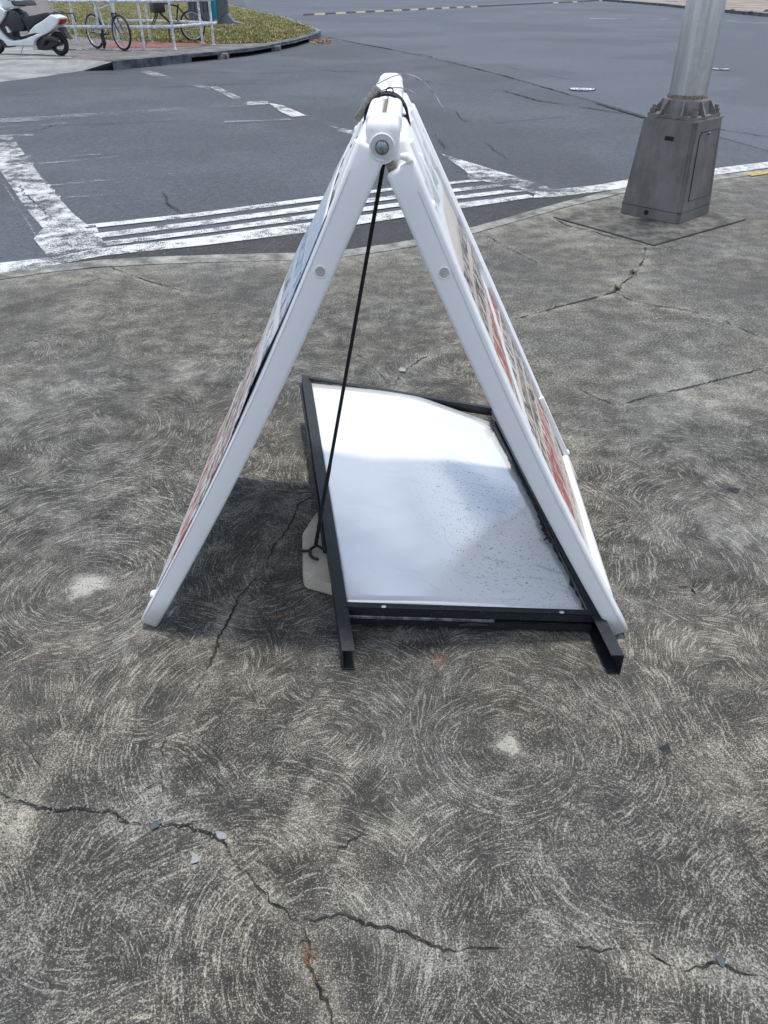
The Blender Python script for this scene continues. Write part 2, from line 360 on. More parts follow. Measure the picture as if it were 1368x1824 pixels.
M['red'] = simple('red_reflector', (.35, .02, .015), .3)
M['silverpaint'] = simple('silver_frame_paint', (.52, .55, .60), .35, .4, var=.08)
M['cyan'] = simple('cyan_panel', (.02, .33, .42), .45, var=.05)
M['slate'] = simple('slate_grey_panel', (.11, .125, .155), .55, var=.1, scale=6)
M['navy'] = simple('navy_panel', (.03, .035, .06), .5)
M['lid'] = simple('painted_iron_lid', (.60, .63, .68), .6, var=.4, scale=25)
M['leaf'] = simple('dry_leaf', (.30, .14, .045), .9, var=.6, scale=40)
M['weed'] = simple('green_weed', (.08, .12, .03), .8, var=.5, scale=60)
M['pebble'] = simple('grey_pebble', (.13, .135, .14), .8, var=.3, scale=50)

def mat_poster(name, bg, seq):
    """printed poster; seq = list of (u0, u1, colour, letter spacing, threshold) rows of worn lettering"""
    n = N(name); u = n.attr('pu'); v = n.attr('pv')
    w0 = n.noise(n.comb(n.math('MULTIPLY', u, 5), n.math('MULTIPLY', v, 5), 0.0), 1.0, 3)
    col = n.mix(n.ss(w0, .35, .65), bg[0], bg[1])
    for i, (u0, u1, c, sp_, th) in enumerate(seq):
        inb = n.math('MULTIPLY', n.ss(u, u0, u0 + .006), n.ss(u, u1 - .006, u1, 1, 0))
        le = n.noise(n.comb(n.math('MULTIPLY', v, sp_), n.math('MULTIPLY', u, sp_ * .45), float(i) * 3.7), 1.0, 1.5, .5)
        col = n.mix(n.math('MULTIPLY', inb, n.ss(le, th, th + .02)), col, c)
    g = n.noise(n.comb(n.math('MULTIPLY', u, 60), n.math('MULTIPLY', v, 60), 4.0), 1.0, 3)
    wr = n.noise(n.comb(n.math('MULTIPLY', u, 90), n.math('MULTIPLY', v, 9), 2.0), 1.0, 4, .7); col = n.mix(n.ss(wr, .50, .62, 0, .55), col, (.62, .60, .57)); col = n.mix(n.ss(g, .62, .72, 0, .35), col, (.45, .43, .40))
    return n.base(col, .35, 0, .4)
RED, BLK, TAN, BLU = (.33, .085, .075), (.05, .047, .05), (.53, .47, .41), (.10, .16, .28)
M['posterR'] = mat_poster('faded_poster', ((.62, .57, .52), (.56, .47, .40)),
    [(.0, .10, (.70, .72, .74), 20, .35), (.17, .36, TAN, 14, .30), (.19, .25, BLK, 45, .47), (.27, .34, BLK, 40, .47), (.36, .47, RED, 34, .40), (.48, .55, BLK, 60, .48), (.56, .70, TAN, 30, .35), (.57, .64, BLK, 42, .47), (.65, .71, BLK, 40, .48), (.72, .86, RED, 30, .42), (.87, .91, BLK, 80, .54), (.93, .96, BLK, 90, .55)])
M['posterL'] = mat_poster('sun_curled_poster', ((.66, .68, .70), (.58, .58, .57)),
    [(.02, .24, (.36, .44, .54), 12, .30), (.12, .17, BLU, 50, .48), (.19, .24, BLK, 60, .50), (.27, .33, BLU, 55, .50), (.36, .42, BLK, 60, .50), (.45, .51, BLK, 60, .5), (.53, .68, RED, 34, .47), (.56, .60, BLK, 70, .5), (.69, .75, BLK, 45, .46), (.62, .66, BLK, 60, .5), (.80, .83, (.62, .62, .6), 50, .45), (.76, .92, RED, 30, .47), (.94, .97, BLK, 90, .54)])

# ------------------------------------------------------------------ SETTING
ZR = -0.08                                           # road level
# far ground + roadway
b = MB(); b.poly([(-500, -60, ZR - .03), (500, -60, ZR - .03), (500, 900, ZR - .03), (-500, 900, ZR - .03)])
struct(b.build('ground', M['tan']))
b = MB(); b.poly([(-90, -20, ZR), (90, -20, ZR), (90, 110, ZR), (-90, 110, ZR)])
struct(up_normals(b.build('road', M['asphalt'])))
def ppoly(b, pts, z, mi=0): b.poly([G(x, y, z) for x, y in pts], mi)
b = MB(); ppoly(b, [(586, 70), (700, 88), (900, 135), (1145, 205), (1480, 300), (1900, 330), (1700, 60), (1368, 33), (1250, 16), (1080, 2), (700, -6), (430, -6), (440, 14), (520, 34)], ZR + .003)
struct(up_normals(b.build('road_resurfaced', M['asphalt_new'])))

# kerb line of the near pavement
KPX = [(-700, 590), (-300, 520), (0, 486), (90, 472), (180, 462), (300, 456), (430, 452), (520, 450), (600, 446), (680, 436), (740, 426), (850, 402), (1000, 360), (1110, 334), (1200, 321), (1300, 309), (1368, 301), (1600, 268), (2000, 225)]
K = [G(x, y, 0) for x, y in KPX]; kx = np.array([p.x for p in K]); ky = np.array([p.y for p in K])
def kerbY(x): return np.interp(x, kx, ky)
KW = .16
# pavement polylines (cracks) in photo coordinates
CR = [  # (points, width m)
    ([(-10, 1405), (30, 1428), (85, 1443), (130, 1440), (200, 1448), (232, 1468), (275, 1470), (330, 1470), (372, 1485), (398, 1500), (412, 1530), (445, 1560), (470, 1590), (495, 1615), (530, 1640), (545, 1660), (552, 1690), (548, 1720), (565, 1755), (585, 1795), (600, 1830)], .0031),
    ([(538, 1640), (590, 1635), (615, 1629), (650, 1648), (700, 1655), (745, 1672), (790, 1695), (860, 1690), (930, 1692), (985, 1688), (1020, 1685), (1060, 1695), (1110, 1690), (1150, 1695), (1190, 1720), (1230, 1728), (1270, 1715), (1310, 1732), (1368, 1745), (1400, 1752)], .0026),
    ([(565, 880), (530, 900), (523, 925), (512, 945), (486, 975), (478, 1000), (455, 1030), (430, 1060), (415, 1090), (395, 1125), (385, 1160), (370, 1190), (345, 1240), (315, 1290), (290, 1330), (290, 1370), (288, 1430)], .0028),
    ([(1150, 440), (1145, 465), (1130, 490), (1105, 508), (1095, 520), (1050, 533), (995, 547), (950, 560), (925, 567), (900, 575)], .007),
    ([(1095, 520), (1130, 538), (1170, 545), (1220, 552), (1280, 568), (1330, 590), (1400, 620)], .004),
    ([(1105, 722), (1160, 705), (1230, 690), (1300, 672), (1368, 655), (1450, 635)], .0035),
    ([(1095, 722), (1060, 708), (1030, 692)], .0025),
    ([(1150, 438), (1200, 428), (1240, 418)], .006), ([(1148, 438), (1110, 430), (1060, 414), (1010, 402), (985, 388)], .006),
    ([(830, 608), (790, 625), (750, 640), (715, 665), (700, 690)], .004),
    ([(700, 690), (650, 640), (560, 590)], .002),
    ([(590, 1530), (620, 1500), (660, 1480), (700, 1462)], .0018), ([(40, 1305), (60, 1350), (85, 1400)], .002),
    ([(240, 1420), (262, 1405), (290, 1385)], .0018), ([(180, 470), (260, 500), (330, 520)], .004), ([(855, 412), (900, 440), (960, 470)], .004),
]
def densify(pts, step, jit, z=0.0):
    out = []
    W_ = [G(x, y, z) for x, y in pts]
    for i in range(len(W_) - 1):
        a, c = W_[i], W_[i + 1]; n = max(1, int((c - a).length / step)); d = (c - a).normalized(); nr = Vector((-d.y, d.x, 0))
        for k in range(n): out.append(a.lerp(c, k / n) + nr * random.gauss(0, jit) * (k > 0))
    out.append(W_[-1]); return out
CRW = [(densify(p, .009, .0024), wd) for p, wd in CR]
# pavement grid
xs = np.concatenate([np.arange(-7, -1.6, .12), np.arange(-1.6, 2.0, .013), np.arange(2.0, 9.0, .10)])
ts = np.concatenate([np.linspace(-1.0, .5, 6)[:-1], np.arange(.5, 2.5, .013), np.linspace(2.5, 4.2, 70)[1:], [1e9]])
nx, ny = len(xs), len(ts) + 24
V = np.zeros((nx, ny, 3))
for i, x in enumerate(xs):
    ye = float(kerbY(x)) - KW
    base = ts[:-1]; yy = np.concatenate([base, np.linspace(4.2, 20, 26)[1:]])
    # squeeze rows so that the last one lies on the kerb
    lim = 2.5; ye = max(ye, 2.6)
    s_ = np.where(yy <= lim, yy, lim + (yy - lim) / (20 - lim) * 0)
    far = yy > lim; idx = np.where(far)[0]; q = np.linspace(0, 1, len(idx) + 1)[1:] ** 1.35
    s_[idx] = lim + (ye - lim) * q
    V[i, :, 0] = x; V[i, :, 1] = s_[:ny]
X, Y = V[..., 0], V[..., 1]
V[..., 2] = 0.0015 * np.sin(X * 3.1) * np.sin(Y * 2.3)
def seg_dist(X, Y, pts, step=1):
    d = np.full(X.shape, 9.0)
    pts = pts[::step] + [pts[-1]]
    xm = min(p.x for p in pts) - .2; xM = max(p.x for p in pts) + .2; ym = min(p.y for p in pts) - .2; yM = max(p.y for p in pts) + .2
    msk = (X > xm) & (X < xM) & (Y > ym) & (Y < yM); xx, yy = X[msk], Y[msk]; dd = d[msk]
    for a, c in zip(pts[:-1], pts[1:]):
        vx, vy = c.x - a.x, c.y - a.y; L2 = vx * vx + vy * vy + 1e-12
        t = np.clip(((xx - a.x) * vx + (yy - a.y) * vy) / L2, 0, 1)
        dd = np.minimum(dd, np.hypot(xx - a.x - t * vx, yy - a.y - t * vy))
    d[msk] = dd; return d
pale = np.zeros(X.shape); dark = np.zeros(X.shape); moss = np.zeros(X.shape); rust = np.zeros(X.shape)
for pts, wd in CRW:
    d = seg_dist(X, Y, pts, 3)
    pale = np.maximum(pale, .36 * min(1.2, wd / .0045) * np.exp(-(d / (.022 + wd * 2)) ** 2))
def blob(arr, px, py, r, a, asp=1.0):
    c = G(px, py); d = np.hypot((X - c.x) / r, (Y - c.y) / (r * asp)); ang = np.arctan2(Y - c.y, X - c.x)
    d = d * (1 + .18 * np.sin(ang * 3 + px) + .10 * np.sin(ang * 7 + py))
    np.maximum(arr, a * np.clip(1.5 - d * 1.5, 0, 1), out=arr)
for q in [(155, 1043, .056, 1.5), (906, 1328, .034, 1.5), (545, 1397, .018, .9), (395, 1492, .020, 1.0), (348, 1532, .014, .9), (20, 1450, .09, .55), (560, 1480, .10, .25), (120, 560, .20, .45),
          (150, 470, .5, .4), (715, 660, .03, .8), (1040, 420, .35, .35), (1250, 700, .35, .40), (1120, 500, .25, .3), (1300, 450, .3, .25), (1000, 800, .2, .3), (60, 700, .3, .25), (330, 660, .25, .22), (1320, 930, .25, .3), (700, 1650, .12, .22), (1300, 1400, .12, .25)]:
    blob(pale, *q)
for q in [(1307, 873, .022, .9, .9), (1186, 1335, .011, 1.0), (780, 1205, .017, .9), (50, 1300, .035, .6), (400, 1420, .07, .35), (100, 1440, .05, .3), (545, 790, .08, .35), (600, 1205, .05, .35), (50, 560, .35, .35), (1340, 520, .3, .3), (900, 470, .3, .3), (470, 520, .35, .28), (1220, 1045, .006, 1), (1236, 1042, .006, 1), (1234, 1055, .006, 1)]:
    blob(dark, *q)
for q in [(1128, 487, .035, 1.0), (1100, 515, .03, .8), (1060, 532, .02, .6), (1123, 497, .03, .7)]: blob(moss, *q)
for q in [(495, 1100, .012, .9), (58, 1171, .008, .8), (258, 1137, .006, .9), (782, 1175, .02, .45)]: blob(rust, *q)
yk = np.array([float(kerbY(x)) for x in xs])[:, None]
pale = np.maximum(pale, .40 * np.exp(-((yk - KW - Y) / .18) ** 2))
swirl = np.clip(1.25 - (Y - 2.0) / 2.6, .18, 1.0) * np.where(X > 0.6, np.clip(1.1 - (Y - 1.9) / 1.4, .25, 1), 1)
me = bpy.data.meshes.new('pavement')
idx = np.arange(nx * ny).reshape(nx, ny)
F = np.stack([idx[:-1, :-1], idx[1:, :-1], idx[1:, 1:], idx[:-1, 1:]], -1).reshape(-1, 4)
verts = V.reshape(-1, 3); faces = [tuple(f) for f in F.tolist()]
nb = len(verts); ev, ef = [], []
for pts, wd in CRW:                                     # cracks: narrow dirt-filled slits of uneven width, part of the pavement
    prev = None; m = len(pts); tw = 1.0
    for i, p in enumerate(pts):
        d = (pts[min(i + 1, m - 1)] - pts[max(i - 1, 0)]).normalized(); nr = Vector((-d.y, d.x, 0))
        tw = min(2.0, max(.12, tw + random.gauss(0, .5))); hw = wd * .5 * tw * min(1, (min(i, m - 1 - i) + 1) / 5)
        k = nb + len(ev); ev += [tuple(p + nr * hw + Vector((0, 0, .0035))), tuple(p - nr * hw + Vector((0, 0, .0035)))]
        if prev is not None: ef.append((prev, prev + 1, k + 1, k))
        prev = k
me.from_pydata(verts.tolist() + ev, [], faces + ef); me.update()
me.materials.append(M['concrete']); me.materials.append(M['crack'])
mi = np.zeros(len(me.polygons), dtype=np.int32); mi[len(faces):] = 1; me.polygons.foreach_set('material_index', mi)
for nm, arr in (('pale', pale), ('dark', dark), ('moss', moss), ('rust', rust), ('swirl', swirl)):
    at = me.attributes.new(nm, 'FLOAT', 'POINT'); at.data.foreach_set('value', np.concatenate([arr.reshape(-1), np.zeros(len(ev))]).astype(np.float32))
po = bpy.data.objects.new('pavement', me); COL.objects.link(po); struct(po)

# near kerb, gutter strip
kxs = np.concatenate([np.arange(-7, -3, .25), np.arange(-3, 5, .08), np.arange(5, 9, .25)])
b = MB(); prev = None
for x in kxs:
    y = float(kerbY(x)); j = random.gauss(0, .003)
    r_ = [b.bm.verts.new(p) for p in ((x, y - KW, 0.0), (x, y - KW, .004), (x, y - .02 + j, .005), (x, y + j, -.012), (x, y + .012 + j, ZR - .01))]
    if prev:
        for k in range(4): b.bm.faces.new((prev[k], r_[k], r_[k + 1], prev[k + 1]))
    prev = r_
o = b.build('kerb', M['kerb'], norm=False); struct(up_normals(o))
LOW = [(-300, 524), (0, 487), (90, 473), (184, 455), (368, 436), (553, 416), (660, 402), (813, 372), (950, 350), (1060, 334), (1117, 325), (1270, 306), (1368, 297), (1700, 262)]
b = MB(); prev = None
lw = [G(x, y, ZR) for x, y in LOW]; lx = np.array([p.x for p in lw]); ly = np.array([p.y for p in lw])
for x in kxs:
    y0 = float(kerbY(x)) + .005; y1 = max(y0 + .01, float(np.interp(x, lx, ly)) + .02)
    r_ = [b.bm.verts.new((x, y0, ZR + .003)), b.bm.verts.new((x, y1, ZR + .003))]
    if prev: b.bm.faces.new((prev[0], r_[0], r_[1], prev[1]))
    prev = r_
struct(up_normals(b.build('gutter', M['gutter'])))

# painted markings
ZM = ZR + .007
def mark(name, polys, mat, z=ZM):
    b = MB()
    for i, p in enumerate(polys): ppoly(b, p, z + i * .0005)
    return struct(up_normals(b.build(name, mat)))
mark('road_edge_line', [[(-300, 500), (0, 468), (100, 457), (184, 440), (184, 455), (90, 473), (0, 487), (-300, 524)],
    [(955, 340), (992, 337), (1060, 330), (1117, 320), (1117, 334), (1060, 342), (992, 350), (950, 352)],
    [(1117, 320), (1270, 300), (1368, 288), (1700, 252), (1700, 262), (1368, 299), (1270, 312), (1117, 334)]], M['paint_solid'])
mark('road_stop_block', [[(75, 408), (170, 400), (187, 438), (184, 441), (85, 456), (60, 425)],
    [(0, 243), (20, 241), (80, 325), (130, 380), (160, 404), (78, 408), (45, 370), (0, 303)],
    [(-60, 180), (0, 243), (0, 303), (-80, 215)]], M['paint'])
def strip(a, c, wa, wc): return [(a[0], a[1] - wa / 2), (c[0], c[1] - wc / 2), (c[0], c[1] + wc / 2), (a[0], a[1] + wa / 2)]
S4 = [[(143, 401), (350, 379), (560, 351), (700, 334), (850, 319), (862, 324), (700, 341), (560, 360), (350, 388), (155, 409)],
      [(165, 416), (350, 394), (560, 365), (700, 348), (880, 328), (900, 333), (700, 357), (560, 376), (350, 404), (178, 426)],
      [(184, 430), (350, 410), (560, 380), (700, 362), (900, 338), (935, 342), (700, 371), (560, 391), (350, 419), (187, 440)],
      [(184, 441), (350, 423), (560, 395), (700, 376), (940, 346), (952, 351), (813, 372), (660, 396), (560, 412), (368, 436), (184, 455)]]
S4 = [[(x, y - (2.2 if k >= len(P_) // 2 and j < 3 else 0)) for k, (x, y) in enumerate(P_)] for j, P_ in enumerate(S4)]
mark('road_border_stripes', S4, M['paint_solid'])
mark('road_triangle_mark', [[(783, 272), (800, 278), (900, 308), (992, 337), (955, 345), (880, 326), (835, 318), (830, 305)], [(590, 224), (628, 232), (690, 252), (660, 250), (600, 232)],
    [(478, 183), (505, 188), (547, 206), (520, 208), (500, 199)], [(374, 155), (388, 154), (430, 174), (415, 176)]], M['paint'])
tk = [strip((0, 241), (60, 240), 3, 3), strip((34, 278), (55, 277), 3, 3), strip((40, 282), (58, 281), 3, 3), strip((35, 293), (60, 292), 5, 4), strip((60, 333), (90, 330), 5, 4), strip((58, 343), (98, 340), 5, 4), strip((72, 354), (108, 351), 6, 5), strip((440, 184), (478, 182), 7, 6)]
mark('road_tick_marks', tk, M['paint'])
fl = [strip((60, 292), (215, 278), 3, 2), strip((90, 330), (330, 306), 3, 2), strip((107, 352), (200, 345), 2, 2), strip((60, 282), (180, 274), 2, 2),
      [(0, 211), (240, 197), (440, 182), (478, 181), (478, 186), (240, 202), (0, 219)], strip((0, 316), (86, 455), 6, 6), strip((58, 296), (145, 402), 6, 6), strip((250, 125), (320, 145), 8, 8), strip((330, 147), (375, 157), 6, 6),
      strip((545, 206), (600, 226), 8, 8), strip((0, 226), (120, 219), 3, 3), strip((1050, 33), (1190, 34), 2, 2), strip((1290, 37), (1368, 42), 3, 3), strip((400, 217), (520, 212), 3, 2)]
mark('road_faint_marks', fl, M['paint_faint'], ZM + .002)
mark('pavement_yellow_mark', [[(1322, 309), (1368, 303), (1420, 296), (1420, 302), (1368, 309), (1340, 313)]], M['paint_yellow'], .009)

# road cracks and seams
RC = [([(580, 66), (640, 78), (760, 100), (900, 136), (1000, 165), (1145, 210), (1368, 245), (1480, 262)], .035),
      ([(0, 128), (120, 132), (300, 130), (480, 131), (580, 126), (660, 128)], .02), ([(500, 116), (600, 128), (700, 132), (770, 148), (860, 160), (900, 163), (960, 180), (1145, 208)], .022),
      ([(0, 172), (120, 166), (260, 158), (420, 150), (560, 150)], .014), ([(780, 170), (840, 180), (870, 183)], .012),
      ([(790, 192), (812, 200), (822, 214), (840, 220)], .012), ([(775, 238), (790, 262), (800, 272)], .010), ([(862, 254), (885, 272), (912, 288)], .010),
      ([(290, 342), (300, 365), (325, 385)], .008), ([(110, 224), (180, 222), (320, 216)], .012), ([(860, 222), (940, 215), (1020, 207)], .008),
      ([(30, 330), (60, 360), (100, 400)], .006), ([(600, 100), (700, 92), (760, 100)], .01), ([(900, 120), (1000, 140), (1080, 150)], .01), ([(120, 216), (70, 232), (0, 240)], .008)]
b = MB()
for pts, wd in RC:
    D = densify(pts, .06, .010, ZR); prev = None; m = len(D); tw = 1
    for i, p in enumerate(D):
        d = (D[min(i + 1, m - 1)] - D[max(i - 1, 0)]).normalized(); nr = Vector((-d.y, d.x, 0)); tw = min(1.6, max(.15, tw + random.gauss(0, .3)))
        hw = wd * .5 * tw * min(1, (min(i, m - 1 - i) + 1) / 5)
        a = [b.bm.verts.new(p + nr * hw + Vector((0, 0, .011))), b.bm.verts.new(p - nr * hw + Vector((0, 0, .011)))]
        if prev: b.bm.faces.new((prev[0], prev[1], a[1], a[0]))
        prev = a
struct(up_normals(b.build('road_cracks', M['tar'])))

# pole pad (joint lines around a slightly proud slab)
pad = [(985, 387), (1165, 438), (1330, 391), (1165, 352)]
b = MB(); ppoly(b, pad, .0040); struct(up_normals(b.build('pole_pad_joint', M['seam'])))
c = sum((G(x, y) for x, y in pad), Vector()) / 4
b = MB(); q = [G(x, y, 0).lerp(c, .010) for x, y in pad]
b2 = bmesh.new(); vs = [b2.verts.new(p + Vector((0, 0, .0045))) for p in q] + [b2.verts.new(p.lerp(c, .01) + Vector((0, 0, .008))) for p in q]
for i in range(4): b2.faces.new((vs[i], vs[(i + 1) % 4], vs[4 + (i + 1) % 4], vs[4 + i]))
b2.faces.new(vs[4:]); b.absorb(b2); struct(up_normals(b.build('pole_pad', M['pad'])))

# ------------------------------------------------------------------ island across the road
ZI = .06
base_l = [(-400, 160), (0, 147), (60, 140), (145, 127), (215, 122), (285, 119), (340, 116), (395, 111), (450, 105), (496, 98), (530, 89), (556, 81), (572, 74), (578, 66)]
top_l = [(-400, 113), (0, 106), (60, 106), (130, 106), (200, 110), (281, 103), (340, 97), (395, 92), (450, 86), (490, 79), (525, 72), (550, 65), (566, 60), (571, 55)]
b = MB()
lo = [G(x, y, ZR - .004) for x, y in base_l]; hi = [G(x, y, ZI) for x, y in top_l]
for i in range(0, 4): b.poly([lo[i], lo[i + 1], hi[i + 1], hi[i]])
struct(up_normals(b.build('pavement_apron', M['apron'])))
back = [(560, 49), (517, 33), (470, 22), (421, 12), (395, 4), (350, -4), (150, -14), (-400, -14)]
b = MB(); b.poly([G(x, y, ZI - .004) for x, y in top_l + back]); struct(up_normals(b.build('island_pavement', M['path_dark'])))
# kerb with an open drain slot
def kerb_run(name, P0, P1, mat, w_=.16, face=True):
    b = MB(); pr = None
    for a, c in zip(P0, P1):
        out = Vector((c.x, c.y, 0)); inn = Vector((a.x, a.y, 0))
        rr = [b.bm.verts.new(v) for v in ((inn.x, inn.y, ZI), (inn.x, inn.y, ZI + .012), (out.x, out.y, ZI + .010), (out.x, out.y, ZI - .03 if not face else ZR - .01))]
        if pr:
            for k in range(3): b.bm.faces.new((pr[k], rr[k], rr[k + 1], pr[k + 1]))
        pr = rr
    return struct(up_normals(b.build(name, mat, norm=True)))
tw_ = [G(x, y, ZI) for x, y in top_l[4:]] ; 
def offs(P, d):
    out = []
    for i, p in enumerate(P):
        t = (P[min(i + 1, len(P) - 1)] - P[max(i - 1, 0)]).normalized(); out.append(p + Vector((-t.y, t.x, 0)) * d)
    return out
outer = tw_; inner = offs(tw_, .22)
kerb_run('island_kerb', inner[:3], outer[:3], M['kerb_dark']); kerb_run('island_kerb_over_drain', inner[2:8], outer[2:8], M['kerb_dark'], face=False)
kerb_run('island_kerb_nose', inner[7:], outer[7:], M['kerb_dark'])
bk = [G(x, y, ZI) for x, y in [(571, 55)] + back[:6]]
kerb_run('island_kerb_back', offs(bk, .18), bk, M['kerb'])
# dark drain cavity floor/back + dividers
b = MB(); ci = offs(outer[2:8], .5)
for i in range(5):
    b.poly([ci[i] + Vector((0, 0, -.16)), ci[i + 1] + Vector((0, 0, -.16)), ci[i + 1] + Vector((0, 0, -.005)), ci[i] + Vector((0, 0, -.005))])
struct(b.build('drain_back', M['seam']))
dr = empty('storm_drain', outer[4]); tag(dr, 'long open storm drain slot under the dark kerb of the grass island', 'drain')
for k in (3, 5):
    p = outer[k]; b = MB(); b.box((-.10, -.02, -.145), (.10, .3, -.032), .01, M=Matrix.Translation(p - outer[4])); b.build('divider', M['kerb'], dr)
p0, p1 = outer[2] - outer[4], outer[7] - outer[4]
b = MB(); pts = [q - outer[4] for q in outer[2:8]]
b.tube([q + Vector((0, .02, -.045)) for q in pts], .012, 8); b.build('lip_bar', M['kerb_dark'], dr)

# red step under the racks
b = MB(); b.poly([G(x, y, ZI + .002) for x, y in [(170, 84), (255, 84), (300, 84), (372, 80), (372, 74), (300, 74), (200, 75), (160, 76)]]); struct(up_normals(b.build('red_ground_slab', M['red_step'])))
# grass
gp = [(120, 62), (200, 71), (262, 74), (380, 77.5), (470, 76), (520, 67), (548, 61), (563, 56), (554, 47), (515, 32), (470, 21), (425, 12), (395, 4), (350, -4), (95, -10), (80, 5), (100, 30)]
gw = [G(x, y, ZI + .004) for x, y in gp]
b = MB(); b.poly(gw); struct(up_normals(b.build('grass_ground', M['grassfloor'])))
def inside(x, y, P):
    c_ = False; n_ = len(P); j = n_ - 1
    for i in range(n_):
        if (P[i].y > y) != (P[j].y > y) and x < (P[j].x - P[i].x) * (y - P[i].y) / (P[j].y - P[i].y) + P[i].x: c_ = not c_
        j = i
    return c_
gv, gf, gs = [], [], []
cnt = 0
while cnt < 42000:
    px = random.uniform(80, 570); py = 80 - 84 * random.random() ** 1.15
    p = G(px, py, ZI)
    if not inside(p.x, p.y, gw): continue
    h = random.uniform(.02, .06) * (1.6 if random.random() < .06 else 1) ; a = random.uniform(0, 6.283); wd = random.uniform(.008, .018)
    lean = Vector((random.gauss(0, .03), random.gauss(0, .03), 0)); k = len(gv)
    d = Vector((math.cos(a), math.sin(a), 0)) * wd
    gv += [tuple(p - d), tuple(p + d), tuple(p + lean + Vector((0, 0, h)))]; gf.append((k, k + 1, k + 2)); s_ = random.random(); gs += [s_, s_, s_]; cnt += 1
me = bpy.data.meshes.new('grass'); me.from_pydata(gv, [], gf); me.materials.append(M['blades'])
at = me.attributes.new('shade', 'FLOAT', 'POINT'); at.data.foreach_set('value', gs)
tag(bpy.data.objects.new('grass', me), 'patchy green and straw coloured grass on the island', None, None, 'stuff')
go = [o for o in bpy.data.objects if o.name == 'grass'][0]; COL.objects.link(go); go['category'] = 'grass'
# dark path crossing behind the scooter, pale slab beneath the scooter
b = MB(); b.poly([G(x, y, ZI + .007) for x, y in [(45, -12), (75, -12), (92, 5), (108, 30), (128, 60), (150, 88), (60, 88), (40, 40)]]); struct(up_normals(b.build('path', M['path_dark'])))
b = MB(); b.poly([G(x, y, ZI + .002) for x, y in [(-300, 84), (60, 84), (126, 98), (128, 104), (-300, 107)]]); struct(up_normals(b.build('parking_slab', M['apron'])))

# far side of the roadway, top right
far_k = [(1040, -1), (1110, 5), (1180, 11), (1250, 19), (1310, 25), (1368, 30), (1600, 52), (1900, 75)]
fb = [G(x, y, ZR) for x, y in far_k]
b = MB(); off = [p + Vector((0, .02, .14)) for p in fb]; off2 = [p + Vector((.3, .35, .14)) for p in fb]; off3 = [p + Vector((25, 120, .14)) for p in fb]
for i in range(len(fb) - 1):
    b.poly([fb[i], fb[i + 1], off[i + 1], off[i]], 0); b.poly([off[i], off[i + 1], off2[i + 1], off2[i]], 1); b.poly([off2[i], off2[i + 1], off3[i + 1], off3[i]], 2)
o = b.build('far_pavement', [M['kerb_dark'], M['kerb'], M['tan']]); struct(o)
for (x, y, s_) in ((1304, 17, 1.0), (1336, 21, 1.15), (1365, 18, 1.0)):  # flattened dark lumps standing in for dark shapes of unidentified kind
    p = G(x, y + 3, ZR + .14); b = MB()
    b2 = bmesh.new(); bmesh.ops.create_icosphere(b2, subdivisions=2, radius=.13 * s_)
    for v in b2.verts: v.co *= random.uniform(.8, 1.15); v.co.z = abs(v.co.z) * .7
    b.absorb(b2, smooth=False)
    for k in range(0):
        a = random.uniform(0, 6.28); e = random.uniform(.3, 1.2); L = random.uniform(.10, .26) * s_
        q = Vector((random.gauss(0, .10), random.gauss(0, .10), 0)); d = Vector((math.cos(a) * math.cos(e), math.sin(a) * math.cos(e), math.sin(e))) * L
        b.tube([q, q + d * .6 + Vector((0, 0, .03)), q + d], [.03, .035, .004], 5)
    o = b.build('kerb_clump', simple('dark_clump', (.05, .05, .06), .9)); o.location = p
    tag(o, {1304: 'small dark clump on the far kerb, closest to the pole', 1336: 'wide dark clump on the far kerb, middle of the three', 1365: 'dark clump on the far kerb at the photo edge'}[x], 'plant', 'dark clumps on the far kerb')
b = MB(); b.box((-.5, -.1, 0), (.5, .1, .16), .03); o = b.build('wheel_stop', M['railwhite']); o.location = G(1194, 3, ZR + .14); tag(o, 'white concrete wheel stop on the far sandy ground beyond the road', 'wheel stop')

# rubber speed hump, yellow and black
h0, h1 = G(533, 28, ZR), G(1085, 1, ZR); L = (h1 - h0).length
hr = empty('speed_hump', h0, math.atan2((h1 - h0).y, (h1 - h0).x)); tag(hr, 'low rubber speed hump striped black and yellow across the far road', 'speed hump')
n_ = 46
for k in range(n_):
    b = MB(); x0, x1 = L * k / n_, L * (k + 1) / n_ - .01
    sk = 1.1
    prof = [(-.20, 0), (-.12, .05), (0, .07), (.12, .05), (.20, 0)]
    b2 = bmesh.new(); A_ = [b2.verts.new((x0 + sk * (y + .26), y, z)) for y, z in prof]; B_ = [b2.verts.new((x1 + sk * (y + .26), y, z)) for y, z in prof]
    for i in range(4): b2.faces.new((A_[i], B_[i], B_[i + 1], A_[i + 1]))
    b2.faces.new(A_); b2.faces.new(B_[::-1]); b.absorb(b2)
    mt = 'stripe' if (k % 2 == 1 and k < 21 or k in (33, 37, 43)) else 'segment'
    b.build(mt, M['paintblockY'] if False else (simple('hump_yellow', (.30, .25, .16), .8) if mt == 'stripe' and 'hy' not in M else M.get('hy', M['rubber'])) if mt == 'stripe' else M['rubber'], hr)
    if mt == 'stripe' and 'hy' not in M: M['hy'] = bpy.data.materials['hump_yellow']

